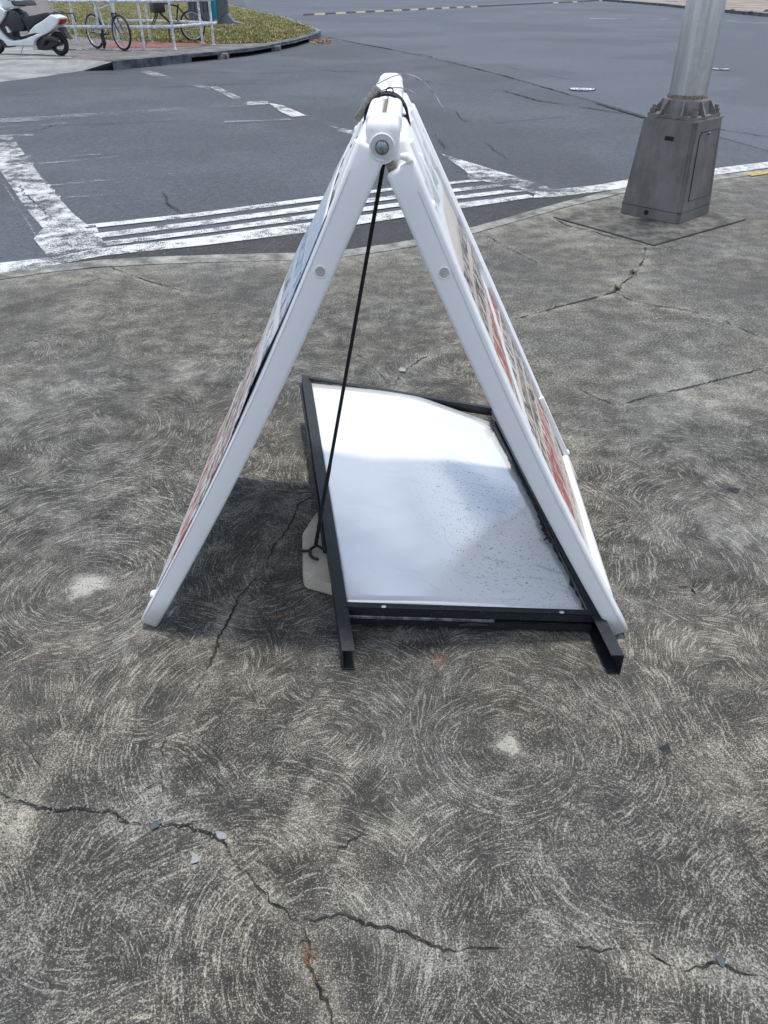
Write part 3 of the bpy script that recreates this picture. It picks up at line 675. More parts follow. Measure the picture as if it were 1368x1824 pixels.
# access covers
for (x, y, wpx, lb) in ((1037, 160, 46, 'round pale access cover in the road left of the pole'), (1284, 124, 32, 'small round pale access cover in the road right of the pole')):
    c = G(x, y, ZR + .004); r_ = abs((G(x + wpx / 2, y, ZR) - G(x, y, ZR)).x)
    c.z += .004; e = empty('access_cover', c); tag(e, lb, 'manhole cover', 'access covers in the road')
    b = MB(); b.cyl((0, 0, 0), (0, 0, .008), r_, 40); b.build('ring', M['tar'], e)
    b = MB(); b.cyl((0, 0, .006), (0, 0, .012), r_ * .93, 40)
    b.build('lid', M['lid'], e)
    b = MB()
    for rr in (.3, .55, .8):
        b.tube([(math.cos(t) * r_ * rr, math.sin(t) * r_ * rr, .011) for t in np.linspace(0, 2 * math.pi, 30)[:-1]], .004, 5, closed=True)
    b.build('tread', M['tar'], e)

# leaf litter in the gutter, crumbs on the pavement
b = MB()
for k in range(420):
    x = random.uniform(-.35, .35) if k < 340 else random.uniform(-.9, .9)
    y = float(kerbY(x)) + abs(random.gauss(.01, .025)) + .02; s_ = random.uniform(.006, .018); a = random.uniform(0, 6.28)
    p = Vector((x, y, ZR + .008 + random.uniform(0, .02)))
    q = [p + Vector((math.cos(a + t) * s_ * f, math.sin(a + t) * s_ * f, random.uniform(0, .008))) for t, f in ((0, 1.3), (1.4, .5), (3.1, 1.1), (4.6, .6))]
    b.bm.faces.new([b.bm.verts.new(v) for v in q])
o = b.build('leaf_litter', M['leaf']); tag(o, 'line of dry orange leaf litter caught along the near gutter', 'leaf litter', None, 'stuff')
b = MB()
for k in range(70):
    x = random.uniform(-3.1, -2.6); p = G(566 + random.uniform(-12, 22), 74 + random.uniform(-3, 4), ZR + .01); s_ = random.uniform(.03, .07); a = random.uniform(0, 6.28)
    q = [p + Vector((math.cos(a + t) * s_ * f, math.sin(a + t) * s_ * f, random.uniform(0, .04))) for t, f in ((0, 1.3), (1.4, .5), (3.1, 1.1), (4.6, .6))]
    b.bm.faces.new([b.bm.verts.new(v) for v in q])
o = b.build('leaf_litter', M['leaf']); tag(o, 'brown leaf litter beside the drain at the tip of the grass island', 'leaf litter', None, 'stuff')
crack_pts = [p for pts, wd in (CRW[0], CRW[1]) for p in pts if wd]
def pebble(b, p, s_):
    b2 = bmesh.new(); bmesh.ops.create_icosphere(b2, subdivisions=1, radius=s_)
    rs_ = Matrix.Rotation(random.uniform(0, 3.14), 3, 'Z')
    for v in b2.verts: v.co *= random.uniform(.6, 1.25); v.co.x *= 1.35; v.co.z *= .38; v.co = rs_ @ v.co
    b.absorb(b2, Matrix.Translation(p), smooth=False)
b = MB()
for k in range(90):
    i = int(abs(random.gauss(0, .28)) * len(crack_pts)) % len(crack_pts); p = crack_pts[i] + Vector((random.gauss(0, .004), random.gauss(0, .004), .005)); pebble(b, p, random.uniform(.0010, .0028))
o = b.build('crack_gravel', M['pebble']); tag(o, 'fine grey gravel lodged in the long foreground pavement crack', 'gravel', None, 'stuff')
b = MB()
for (px, py) in ((548, 1690), (546, 1704), (540, 1672), (556, 1700), (748, 1672), (930, 1692), (560, 1745), (545, 1712)):
    p = G(px, py, .006)
    for k in range(2 if px == 748 or px == 930 else 4):
        a = random.uniform(0, 3.14); L = random.uniform(.006, .012); d = Vector((math.cos(a), math.sin(a), .15)) * L; b.tube([p - d, p + d], .0006, 4)
o = b.build('crack_debris', simple('dry_twig', (.17, .09, .045), .9)); tag(o, 'dry brown twigs and leaf bits in the wide pit of the foreground crack', 'debris', None, 'stuff')
for (px, py, s_, lb) in ((348, 1531, .010, 'flat pale stone chip on the pavement below the long crack'), (277, 1471, .009, 'blue grey stone chip sitting in the long foreground crack'), (394, 1490, .009, 'pale stone chip beside the bend of the foreground crack'), (716, 661, .016, 'small white pebble on the pavement beyond the fallen frame'), (1283, 1712, .008, 'dark grey stone chip in the crack at lower right')):
    b = MB(); pebble(b, Vector((0, 0, .004)), s_); o = b.build('stone_chip', simple('stone_chip_%d' % px, (.27, .28, .285) if px != 1283 and px != 277 else (.07, .085, .10), .8)); o.location = G(px, py, 0); tag(o, lb, 'stone', 'loose stone chips on the pavement')
for i, (px, py, a, L, lb) in enumerate(((1215, 1047, .1, .011, 'thin dark twig lying flat right of the white sign, leftmost of three bits'), (1236, 1042, 1.0, .012, 'short dark bark chip right of the white sign, upper of three bits'), (1234, 1054, -1.2, .009, 'tiny dark bark chip right of the white sign, lowest of three bits'))):
    b = MB(); d = Vector((math.cos(a), math.sin(a), 0)) * L; b.tube([-d + Vector((0, 0, .003)), Vector((0, .001, .004)), d + Vector((0, 0, .003))], [.0012, .0028 if i else .0012, .0014], 6)
    o = b.build('bark_chip', M['rubber']); o.location = G(px, py, 0); tag(o, lb, 'debris', 'bark bits on the pavement')
for (px, py, rr, lb) in ((1307, 873, .016, 'flattened dark lump of gum or tar on the pavement at far right'), (1186, 1334, .010, 'small blackish gum spot on the pavement at lower right')):
    b = MB(); b2 = bmesh.new(); bmesh.ops.create_uvsphere(b2, u_segments=14, v_segments=6, radius=rr)
    for v in b2.verts: a = math.atan2(v.co.y, v.co.x); k = 1 + .25 * math.sin(a * 3 + px) + .12 * math.sin(a * 7); v.co.x *= k * 1.2; v.co.y *= k; v.co.z *= .18
    b.absorb(b2, smooth=True); o = b.build('gum_spot', M['tar']); o.location = G(px, py, .001); tag(o, lb, 'gum spot', 'dark gum spots on the pavement')
for (px, py) in ((1128, 487), (1100, 514)):
    b = MB(); c = G(px, py, .003)
    for k in range(60):
        a = random.uniform(0, 6.28); L = random.uniform(.005, .015); q = Vector((random.gauss(0, .008), random.gauss(0, .022), 0)); d = Vector((math.cos(a) * L, math.sin(a) * L, random.uniform(.004, .018)))
        nr = Vector((-d.y, d.x, 0)) * .3
        b.bm.faces.new([b.bm.verts.new(v) for v in (q, q + d * .5 + nr, q + d, q + d * .5 - nr)])
    o = b.build('weed', M['weed']); o.location = c; tag(o, 'tiny green weed in the pavement crack near the pole pad' if px == 1128 else 'second tiny green weed in the same crack, nearer the white sign', 'weed', 'weeds in the pavement crack')

# ------------------------------------------------------------------ white A-frame sign
fL, fR = G(265, 1121, 0), G(1104, 1137, 0)
SC = (fL + fR) / 2; SW = (fR - fL).length; yaw = math.atan2((fR - fL).y, (fR - fL).x)
W_ = .735
sign = empty('sandwich_board', SC, yaw); tag(sign, 'white plastic A-shaped sandwich board standing open over the fallen black frame', 'sign board')
bolt = AY(683.5, 262, SC.y)
PZ = bolt.z; BX = 0.0
half = SW / 2
def panel_map(s):
    top = Vector((s * .016, 0, PZ)); ft = Vector((s * half, 0, .012)); d = (ft - top); Lp = d.length; d.normalize()
    nrm = Vector((s * abs(d.z), 0, abs(d.x)))
    def fn(q):      # the near stile has bowed inwards
        return top + d * q[0] + Vector((0, q[1], 0)) + nrm * (q[2] + math.sin(math.pi * max(0, min(1, q[0] / Lp))) * (-.017 + .020 * max(0, q[1]) / W_))
    fn.cuts = [i * Lp / 14 for i in range(1, 14)]
    return fn, Lp
for s, nm in ((-1, 'left'), (1, 'right')):
    fn, Lp = panel_map(s)
    b = MB(); u0 = .0 if s < 0 else .034
    def stile(v0, v1, u0=u0):
        # tapering rounded stile
        b2 = bmesh.new(); bmesh.ops.create_cube(b2, size=1)
        for v in b2.verts:
            low = v.co.x > 0; tt = .0225 if low else .0275
            v.co = Vector((Lp if low else u0, v0 if v.co.y < 0 else v1, (v.co.z * 2) * tt))
        bmesh.ops.bevel(b2, geom=b2.edges[:], offset=.008, segments=3, profile=.5, affect='EDGES')
        b.absorb(b2, None, fn, smooth=True)
    stile(0, .042); stile(W_ - .042, W_)
    b.box((.03, .036, -.014), (1.12 * Lp / 1.245, W_ - .036, .008), .004, fn=fn)                 # recessed web
    b.box((.0, .04, -.024), (.10, W_ - .04, .024), .010, 3, fn=fn)                              # head rail
    b.box((Lp - .125, .04, -.020), (Lp - .085, W_ - .04, .0235), .006, fn=fn)                   # bottom rail
    b.box((.10, .0415, .006), (Lp - .12, .052, .0215), .003, fn=fn); b.box((.10, W_ - .052, .006), (Lp - .12, W_ - .0415, .0215), .003, fn=fn)   # inner lips
    for v in (.20, .36, .52): b.box((.06, v - .012, .018), (.16, v + .012, .030), .006, fn=fn)  # ribs below the ridge
    pn = b.build('panel', M['white'], sign)
    # mould seam along the stile's end face
    b = MB(); b.box((u0 + .05, -.0006, .0125 if s > 0 else .0185), (Lp - .02, .002, .0133 if s > 0 else .0192), fn=fn); b.build('mould_seam', M['plug'], pn)
    b = MB(); b.cyl((.232, -.0012, -.001), (.232, .004, -.001), .0098, 22, fn=fn); b.build('plug', M['plug'], pn)
    b = MB(); b.tube([(.232 + math.cos(t) * .0105, -.0008, math.sin(t) * .0105 - .001) for t in np.linspace(0, 2 * math.pi, 26)[:-1]], .0012, 6, closed=True, fn=fn); b.build('plug_rim', M['white'], pn)
    # round poster clips on the outer face
    for (u, v) in (((.10, W_ - .02), (Lp - .09, .02)) if s < 0 else ((.12, .02), (Lp - .10, W_ - .012))):
        b = MB(); b.tube([(u, v, .016), (u, v, .027), (u, v, .031)], [.010, .010, .005], 14, fn=fn); b.build('clip', M['white'], pn)
    # poster sheet
    nu, nv = 60, 14; us = np.linspace(.135, Lp - .13, nu); vv = np.linspace(.052 if s > 0 else .004, W_ - .052, nv)
    me = bpy.data.meshes.new('poster'); pv, pa, pb = [], [], []
    for iu, u in enumerate(us):
        for iv, v in enumerate(vv):
            fu = iu / (nu - 1); fv = iv / (nv - 1)
            t = .0105 + .0015 * math.sin(u * 14 + v * 5)
            if s < 0:   # near edge of the left poster has sprung out of its groove
                lift = math.exp(-((fu - .36) / .12) ** 2) * (1 - fv) ** .6 * .0065 + math.exp(-((fu - .22) / .18) ** 2) * .016 * math.sin(math.pi * min(1, fv * 1.1))
                t = .0275 - .005 * u / Lp + .0008 + lift + .003 * math.sin(u * 23) ** 2 * fv
            else: t += .004 * math.exp(-((fu - .86) / .1) ** 2) * fv + .002 * math.sin(u * 31 + v * 12)
            vq = v
            pv.append(tuple(fn((u, vq, t)))); pa.append(fu); pb.append(fv)
    pf = [(i * nv + j, (i + 1) * nv + j, (i + 1) * nv + j + 1, i * nv + j + 1) for i in range(nu - 1) for j in range(nv - 1)]
    me.from_pydata(pv, [], pf); me.polygons.foreach_set('use_smooth', [True] * len(pf)); me.materials.append(M['posterL' if s < 0 else 'posterR'])
    for an, ar in (('pu', pa), ('pv', pb)): at = me.attributes.new(an, 'FLOAT', 'POINT'); at.data.foreach_set('value', ar)
    o = bpy.data.objects.new('poster', me); COL.objects.link(o); o.parent = sign
    o['label'] = 'faded poster with rows of black and red lettering' if s > 0 else 'curled poster lifting away from its near edge'
    md = o.modifiers.new('th', 'SOLIDIFY'); md.thickness = .0012
    # white corner stripe of the lower poster edge
    if s > 0: b = MB(); b.box((Lp - .34, W_ - .060, .012), (Lp - .118, W_ - .046, .028), .003, fn=fn); b.build('edge_strip', M['white'], o)
# hinge knuckles along the ridge
def knob(v0, v1, pad, zt, nm='hinge_knuckle'):
    b = MB(); zz = PZ
    b.cyl((0, v0, zz), (0, v1, zz), .0285, 30)
    if pad: b.box((-.0285, max(v0 - .006, .002) if v0 < .1 else v0 + .004, zz - .012), (.0295, v1, zz + zt), .019, 5)
    bm = b.bm
    return b.build(nm, M['white'], sign)
kn = knob(.007, .088, True, .043)
b = MB(); b.tube([(math.cos(t) * .0205, -.0015, PZ + math.sin(t) * .0205) for t in np.linspace(.15, 1.55 * math.pi, 30)], .0015, 8); b.build('recess_rim', M['white'], kn)
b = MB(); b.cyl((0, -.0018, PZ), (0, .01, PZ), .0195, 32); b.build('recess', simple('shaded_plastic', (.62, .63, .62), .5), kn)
b = MB(); b.tube([(0, -.0015, PZ), (0, -.0035, PZ)], .0118, 24); b.build('washer', M['cast'], kn)
hx = MB(); hx.tube([(0, -.0105, PZ), (0, -.0115, PZ)], [.0108, .0088], 6); hx.tube([(0, -.0045, PZ), (0, -.0105, PZ)], .0108, 6); hb = hx.build('hinge_bolt', M['zinc'], sign)
b = MB()
for k in range(6): a = k * math.pi / 3 + .3; b.box((-.0006, -.0121, .0035), (.0006, -.0113, .0075), M=Matrix.Translation((0, 0, PZ)) @ Matrix.Rotation(a, 4, 'Y'))
b.build('head_mark', M['chrome'], hb)
fnR, _ = panel_map(1)
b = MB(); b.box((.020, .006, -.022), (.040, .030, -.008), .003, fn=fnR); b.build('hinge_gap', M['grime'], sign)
b = MB(); b.tube([fnR((.034, .002, .020)), fnR((.026, .002, .018)), fnR((.020, .004, .008))], [.008, .008, .005], 10); b.build('hinge_lug', M['white'], sign)
for sx in (-1, 1):
    for (v0, v1, zt) in ((.092, .30, .041), (.335, .46, .037), (.50, .60, .041)):
        b = MB(); b.box((.0012 if sx > 0 else -.032, v0, PZ - .03), (.032 if sx > 0 else -.0012, v1, PZ + zt), .0135, 4); b.build('grip', M['white'], sign)
b = MB(); b.box((-.0022, .10, PZ + .01), (.0022, .298, PZ + .0375)); b.build('grip_seam', M['grime'], sign)
k2 = knob(.46, .50, True, .040); k3 = knob(.64, W_, True, .046)
for v0, v1 in ((.30, .335), (.60, .64)): b = MB(); b.box((-.030, v0, PZ - .03), (.030, v1, PZ + .019), .008, 3); b.build('ridge_bridge', M['white'], sign)
# sun-faded smooth outer shoulders below the ridge
for s in (-1, 1):
    fn, Lp = panel_map(s)
    for v in (.10, .34, .50):
        b = MB(); b.tube([fn((.02, v, .018)), fn((.10, v + .01, .018)), fn((.20, v + .012, .008))], [.014, .012, .004], 10); b.build('shoulder_rib', M['white'], sign)

# strap and combination cable lock around the ridge (rest on the sign: own things)
T = Matrix.Translation(SC) @ Matrix.Rotation(yaw, 4, 'Z')
st = empty('strap', T @ Vector((0, .318, PZ)), yaw); tag(st, 'black webbing strap looped over the ridge of the white sign', 'strap')
def band(pts, y0, y1, th=.003):
    b = MB(); pr = None; n = len(pts)
    for i, (x, z) in enumerate(pts):
        dx, dz = pts[min(i + 1, n - 1)][0] - pts[max(i - 1, 0)][0], pts[min(i + 1, n - 1)][1] - pts[max(i - 1, 0)][1]
        l = math.hypot(dx, dz) or 1; nx_, nz_ = -dz / l * th, dx / l * th
        rr = [b.bm.verts.new(v) for v in ((x, y0, z), (x, y1, z), (x + nx_, y1, z + nz_), (x + nx_, y0, z + nz_))]
        if pr:
            for k in range(4): b.bm.faces.new((pr[k], rr[k], rr[(k + 1) % 4], pr[(k + 1) % 4]))
        else: b.bm.faces.new(rr)
        pr = rr
    b.bm.faces.new(pr[::-1]); return b
arc = [(.060, -.060), (.052, -.025)] + [(math.cos(t) * .044, .004 + math.sin(t) * .044) for t in np.linspace(.1, math.pi - .1, 16)] + [(-.050, -.020), (-.062, -.045)]
band(arc, -.030, .022, .004).build('webbing', M['strap'], st)
b = MB(); b2 = [(-.058, -.030), (-.075, -.050), (-.066, -.070), (-.056, -.052)]
b.prism(b2, -.016, .0, .001); b.build('strap_end', M['strap'], st)
b = MB(); b.tube([(math.cos(t) * .007 + .006, -.005, .050 + math.sin(t) * .006) for t in np.linspace(0, 2 * math.pi, 14)[:-1]], .0015, 6, closed=True); b.build('loop', M['rubber'], st)
lk_ = empty('cable_lock', T @ Vector((-.036, .305, PZ + .030)), yaw); tag(lk_, 'small dull metal combination lock with thin wire cable on the sign ridge', 'lock')
Ml = Matrix.Rotation(R(-52), 4, 'Y')
b = MB(); b.box((-.038, -.008, -.007), (.034, .008, .007), .002, M=Ml); b.build('lock_body', M['brass'], lk_)
for k in range(4):
    b = MB(); x = -.010 + k * .012; b.tube([Ml @ Vector((x - .0038, 0, 0)), Ml @ Vector((x + .0038, 0, 0))], .0105, 14); b.build('dial', M['brass'], lk_)
b = MB()
cs = []
for t in np.linspace(0, 1, 24):
    x = .018 + .135 * t; z = .028 + .030 * math.sin(t * math.pi * .62 + .1) - .075 * t ** 2.6; cs.append((x, .02 + .05 * math.sin(t * 2.6), z))
b.tube(cs, .0011, 6)
b.tube([(p[0] * .82 + .003, p[1] - .022, p[2] - .012 - .01 * math.sin(i / 7)) for i, p in enumerate(cs[:17])], .0011, 6)
b.build('cable', M['chrome'], lk_)

# ------------------------------------------------------------------ fallen black frame with glossy sheet
def FL(a, t, h):      # a 0..1 across, t 0..1 along (near to far), h above rail bottom
    P00, P10 = G(618, 1160, .058) - Vector((0, 0, .058)), G(1101, 1170, .055) - Vector((0, 0, .055))
    P01, P11 = G(543, 669, .185) - Vector((0, 0, .058)), G(878, 727, .066) - Vector((0, 0, .055))
    p = P00.lerp(P10, a).lerp(P01.lerp(P11, a), t); p.z = (1 - t) * ((1 - a) * .0 + a * .0) + t * ((1 - a) * .127 + a * .011)
    return p + Vector((0, 0, h + .002))
fr = empty('fallen_frame', (0, 0, 0)); tag(fr, 'black steel sign frame holding a bowed glossy white sheet, lying under the white sign', 'sign frame')
ctr = FL(.5, .4, 0); fr.location = (ctr.x, ctr.y, 0)
def rel(p): return p - Vector((ctr.x, ctr.y, 0))
AW = (FL(1, 0, 0) - FL(0, 0, 0)).length
def bar(pts_fn, prof, name, mat=None, parent=fr, bev=0):   # prof: closed profile [(a_m, h)], swept along t
    pass
def channel(a0, inward, name, t0=0.0, t1=1.0, tb=-.004):
    w1 = .030 / AW * inward; th = .0028; n = 14
    top = [(0, .058), (w1, .058), (w1, .058 - th), (th / AW * inward, .058 - th), (th / AW * inward, th), (w1, th), (w1, 0), (0, 0)]
    b = MB(); pr = None
    for i in range(n + 1):
        t = t0 + (t1 - t0) * i / n
        rr = []
        for k, (a, h) in enumerate(top):
            tt = t
            if i == 0 and k in (4, 5, 6, 7): tt = t + tb       # lower flange runs on a little
            rr.append(b.bm.verts.new(rel(FL(a0 + a, tt, h))))
        if pr:
            for k in range(8): b.bm.faces.new((pr[k], rr[k], rr[(k + 1) % 8], pr[(k + 1) % 8]))
        else: f0 = rr
        pr = rr
    def cap(v):
        b.bm.faces.new((v[0], v[1], v[2], v[3])); b.bm.faces.new((v[0], v[3], v[4], v[7])); b.bm.faces.new((v[4], v[5], v[6], v[7]))
    cap(f0); cap(pr)
    return b.build(name, M['black'], fr)
channel(-.018, 1, 'rail'); channel(1.022, -1, 'rail', tb=-.001)
# twin inner edge of the left rail (second, lower frame of the double-sided sign)
b = MB(); b.tube([rel(FL(-.026, t, .020)) for t in np.linspace(.30, 1.0, 10)], .0045, 6); b.build('lower_rail', M['black'], fr)
def cross(t, h0, h1, d, name, a0=.02, a1=.985, sag=0.0, mat='black'):
    b = MB(); Lt = 1.0 / (FL(0, 1, 0) - FL(0, 0, 0)).length
    b2 = bmesh.new(); bmesh.ops.create_cube(b2, size=1); bmesh.ops.bevel(b2, geom=[e for e in b2.edges if abs((e.verts[0].co - e.verts[1].co).x) > .5], offset=.12, segments=2, affect='EDGES')
    for v in b2.verts: v.co = rel(FL(a0 if v.co.x < 0 else a1, t + (v.co.y + .5) * d * Lt, h0 + (v.co.z + .5) * (h1 - h0) + sag * (1 if v.co.x < 0 else 0)))
    b.absorb(b2, smooth=False); return b.build(name, M[mat], fr)
cb = cross(.107, .034, .060, .022, 'crossbar'); cb2 = cross(.109, .001, .025, .022, 'lower_crossbar')
cross(.106, .0255, .0335, .016, 'silver_strip', .03, .60, 0, 'chrome')
cross(.975, .034, .064, .022, 'crossbar'); 
for a_ in (.17, .86):
    b = MB(); p = rel(FL(a_, .112, .061)); b2 = bmesh.new(); bmesh.ops.create_uvsphere(b2, u_segments=12, v_segments=6, radius=.0048)
    for v in b2.verts: v.co.x *= 1.4; v.co.z *= .35
    b.absorb(b2, Matrix.Translation(p), smooth=True); b.build('rivet', M['railwhite'], cb)
p = rel(FL(.52, .108, .018)); b = MB(); b.tube([p + Vector((x, -.0035 - .003 * math.sin((x + .035) / .07 * math.pi), .006 * math.sin((x + .035) / .07 * math.pi))) for x in np.linspace(-.035, .035, 12)], .0022, 6)
b.tube([p + Vector((x, -.003, -.002)) for x in np.linspace(-.035, .035, 6)], .0016, 6); b.build('handle_slot', M['black'], cb2)
# glossy sheet, bowed
nu, nv = 34, 26; me = bpy.data.meshes.new('sheet'); vs, fs, dt = [], [], []
for i in range(nu):
    a = .012 + (.976) * i / (nu - 1)
    for j in range(nv):
        t = .118 + (.862) * j / (nv - 1); fa, ft = i / (nu - 1), j / (nv - 1)
        h = .048 + .024 * math.sin(fa * math.pi) ** 1.3 * (.30 + .35 * ft) - .022 * max(0, fa - .62) / .38 * ft ** 2
        cut = max(0, fa - .55) / .45 * ft ** 6 * .035
        vs.append(tuple(rel(FL(a, t - cut, h)))); dt.append(max(0, min(1, 1.15 * math.exp(-((fa - .78) / .30) ** 2) * math.exp(-((ft - .30) / .30) ** 2) + .18)))
fs = [(i * nv + j, (i + 1) * nv + j, (i + 1) * nv + j + 1, i * nv + j + 1) for i in range(nu - 1) for j in range(nv - 1)]
me.from_pydata(vs, [], fs); me.polygons.foreach_set('use_smooth', [True] * len(fs)); me.materials.append(M['sheet'])
at = me.attributes.new('dirt', 'FLOAT', 'POINT'); at.data.foreach_set('value', dt)
so = bpy.data.objects.new('sheet', me); COL.objects.link(so); so.parent = fr; so.modifiers.new('th', 'SOLIDIFY').thickness = .003
# dark peeling liner along the right rail
b = MB(); pr = None
for i in range(60):
    t = .13 + .83 * i / 59; j = abs(random.gauss(0, .006)) + (.03 if 18 < i < 23 else 0) * random.random()
    rr = [b.bm.verts.new(rel(FL(.972, t, .046))), b.bm.verts.new(rel(FL(.972 - .012 - j, t, .058 + random.uniform(0, .004) - .02 * max(0, t - .6))))]
    if pr: b.bm.faces.new((pr[0], pr[1], rr[1], rr[0]))
    pr = rr
b.build('peeling_edge', M['rubber'], fr)
b = MB()
for k in range(9):
    p = rel(FL(.955, .93 - k * .006, .056)); b.tube([p, p + Vector((random.uniform(-.02, .01), random.uniform(-.02, .02), random.uniform(.0, .012)))], [.004, .001], 5)
b.build('torn_tape', M['rubber'], fr); b = MB()
for k in range(9):
    p = rel(FL(.950, .40 - k * .007, .058)); b.tube([p, p + Vector((random.uniform(-.016, .006), random.uniform(-.02, .02), random.uniform(.0, .012)))], [.004, .001], 5)
b.build('torn_tape', M['rubber'], fr)

# weight slab with bar, cord with hook
wc = G(612, 968, .045); ws = empty('weight_slab', (wc.x, wc.y, 0)); tag(ws, 'beige pitted octagonal weight slab half under the black frame', 'weight')
oc = [(538.5, 949), (567, 906), (640, 890), (680, 930), (680, 1000), (645, 1054), (589, 1040), (543, 1029), (539, 1020)]
b = MB(); q = [G(x, y, .040) - ws.location for x, y in oc]
b2 = bmesh.new(); lo_ = [b2.verts.new((p.x, p.y, .001)) for p in q]; hi_ = [b2.verts.new((p.x, p.y, .040)) for p in q]; nq = len(q)
b2.faces.new(lo_[::-1]); b2.faces.new(hi_)
for i in range(nq): b2.faces.new((lo_[i], lo_[(i + 1) % nq], hi_[(i + 1) % nq], hi_[i]))
bmesh.ops.bevel(b2, geom=b2.edges[:], offset=.004, segments=2, affect='EDGES'); b.absorb(b2, smooth=False); b.build('slab', M['stone'], ws)
r_ = MB(); pp = [G(536, 979, .030), G(540, 981, .044), G(550, 981, .047), G(556, 976, .052), G(563, 971, .052), G(571, 975, .048), G(584, 984, .044), G(606, 992, .043)]
r_.tube([p - ws.location for p in pp], .0042, 8); r_.build('anchor_bar', M['black'], ws)
tp = T @ Vector((.003, .16, PZ - .03)); bt = G(562, 972, .055)
cd = empty('cord', bt); tag(cd, 'taut black cord running from the sign hinge down to the weight slab', 'cord')
dv = tp - bt; b = MB(); b.tube([dv * t for t in np.linspace(0, 1, 40)], [.0052 if t < .28 else .0046 - .0006 * t for t in np.linspace(0, 1, 40)], 8)
b.build('line', M['cord'], cd)
hk = [G(x, y, z) - bt for x, y, z in ((562, 968, .06), (560, 974, .060), (555, 976, .060), (552, 982, .057), (553, 989, .054), (558, 994, .051), (564, 996, .049), (567, 995, .049))]
b = MB(); b.tube(hk, .0045, 10); b.build('hook', M['black'], cd)
b = MB(); b.tube([dv.normalized() * k * .0035 + Vector((math.cos(k * 1.3) * .004, math.sin(k * 1.3) * .004, -.002)) for k in range(12)], .003, 6); b.build('wrap', M['rubber'], cd)

# ------------------------------------------------------------------ light pole on its cabinet base
f_, l_, r__ = G(1207, 400, .012), G(1108, 380, .012), G(1258, 376, .012)
pc = (l_ + r__) / 2; ex = (f_ - l_); ey = (r__ - f_); wx, wy = ex.length, ey.length; ang = math.atan2(ex.y, ex.x)
pole = empty('lamp_post', (pc.x, pc.y, .010), ang); tag(pole, 'thick grey metal lamp post on a tapered cabinet base at the pavement corner', 'lamp post')
Ls = (wx + wy) / 2; hb_ = Ls / 2
TOPZ = AY(1236, 222, f_.y + .03).z - .01
def frus(z0, z1, h0, h1, name, mat, parent, bev=.02):
    b = MB(); b2 = bmesh.new(); bmesh.ops.create_cube(b2, size=1)
    for v in b2.verts:
        h = h0 if v.co.z < 0 else h1; v.co = Vector((math.copysign(h, v.co.x), math.copysign(h, v.co.y), z0 if v.co.z < 0 else z1))
    bmesh.ops.bevel(b2, geom=[e for e in b2.edges if abs(e.verts[0].co.z - e.verts[1].co.z) > .01], offset=bev, segments=3, affect='EDGES')
    b.absorb(b2, smooth=True); return b.build(name, mat, parent)
frus(0, .062, hb_ * 1.0, hb_ * .985, 'plinth', M['box'], pole)
frus(.062, .066, hb_ * .975, hb_ * .975, 'plinth_joint', M['seam'], pole)
h1_ = hb_ * .84
cabt = frus(.066, TOPZ, hb_ * .995, h1_, 'cabinet', M['box'], pole, .025)
frus(TOPZ, TOPZ + .008, h1_ * .99, h1_ * .99, 'cap_plate', M['cast'], pole, .02)
# door on the right-hand visible face (+x face side after rotation -> the face between front and right corners)
def face_pt(u, z, off=0.0):   # u -1..1 across the +x face
    h = hb_ * .995 + (h1_ - hb_ * .995) * (z - .066) / (TOPZ - .066)
    return Vector((h + off, u * h, z))
d0, d1, z0, z1 = -.62, .70, .13, TOPZ - .06
b = MB(); o_ = .0035
b2 = bmesh.new(); ring = [(d0, z0), (d1, z0), (d1, z1), (d0 + .1, z1), (d0, z1 - .03)]
fa = [b2.verts.new(face_pt(u, z, o_)) for u, z in ring]; fb_ = [b2.verts.new(face_pt(u, z, -.004)) for u, z in ring]
b2.faces.new(fa)
for i in range(5): b2.faces.new((fb_[i], fb_[(i + 1) % 5], fa[(i + 1) % 5], fa[i]))
b.absorb(b2, smooth=False); dr_ = b.build('door', M['box'], pole)
b = MB(); b.tube([face_pt(u, z, .0015) for u, z in ring], .0035, 6, closed=True); b.build('door_gap', M['seam'], dr_)
b = MB(); b.cyl(face_pt(.0, z1 - .012, .002), face_pt(0, z1 - .012, .012), .008, 12); b.build('latch', M['zinc'], dr_)
# badge and bolt hole on the dark face (-y face)
b = MB(); hh = hb_ * .90; b.box((-.03, -.003, -.012), (.03, .003, .012), .002, M=Matrix.Translation((0.03, -(hb_ * .995 + (h1_ - hb_ * .995) * .8) - .002, TOPZ - .10))); b.build('badge', M['seam'], pole)
b = MB(); b.cyl((-.02, -hb_ - .003, .035), (-.02, -hb_ + .02, .035), .016, 16); b.build('plinth_bolt', M['seam'], pole)
# flange with gussets and nuts
FZ = TOPZ + .008; PR = .117
b = MB(); b.box((-h1_ * .92, -h1_ * .92, FZ), (h1_ * .92, h1_ * .92, FZ + .022), .02, 3); b.tube([(0, 0, FZ + .022), (0, 0, FZ + .10), (0, 0, FZ + .115)], [PR + .035, PR + .022, PR + .004], 40); fl_ = b.build('flange', M['cast'], pole)
b = MB()
for k in range(8):
    a = k * math.pi / 4 + math.pi / 8; Mx = Matrix.Rotation(a, 4, 'Z')
    b = MB(); b.prism([(PR + .01, FZ + .022), (PR + .085, FZ + .022), (PR + .03, FZ + .10), (PR + .01, FZ + .10)], -.006, .006, 0, M=Mx); b.build('gusset', M['cast'], fl_)
for k in range(4):
    a = k * math.pi / 2 + math.pi / 4; c = Vector((math.cos(a) * h1_ * 1.08, math.sin(a) * h1_ * 1.08, FZ + .022))
    b = MB(); b.tube([c, c + Vector((0, 0, .028))], .022, 6); b.tube([c + Vector((0, 0, .028)), c + Vector((0, 0, .048))], .012, 10); b.build('nut', M['cast'], fl_)
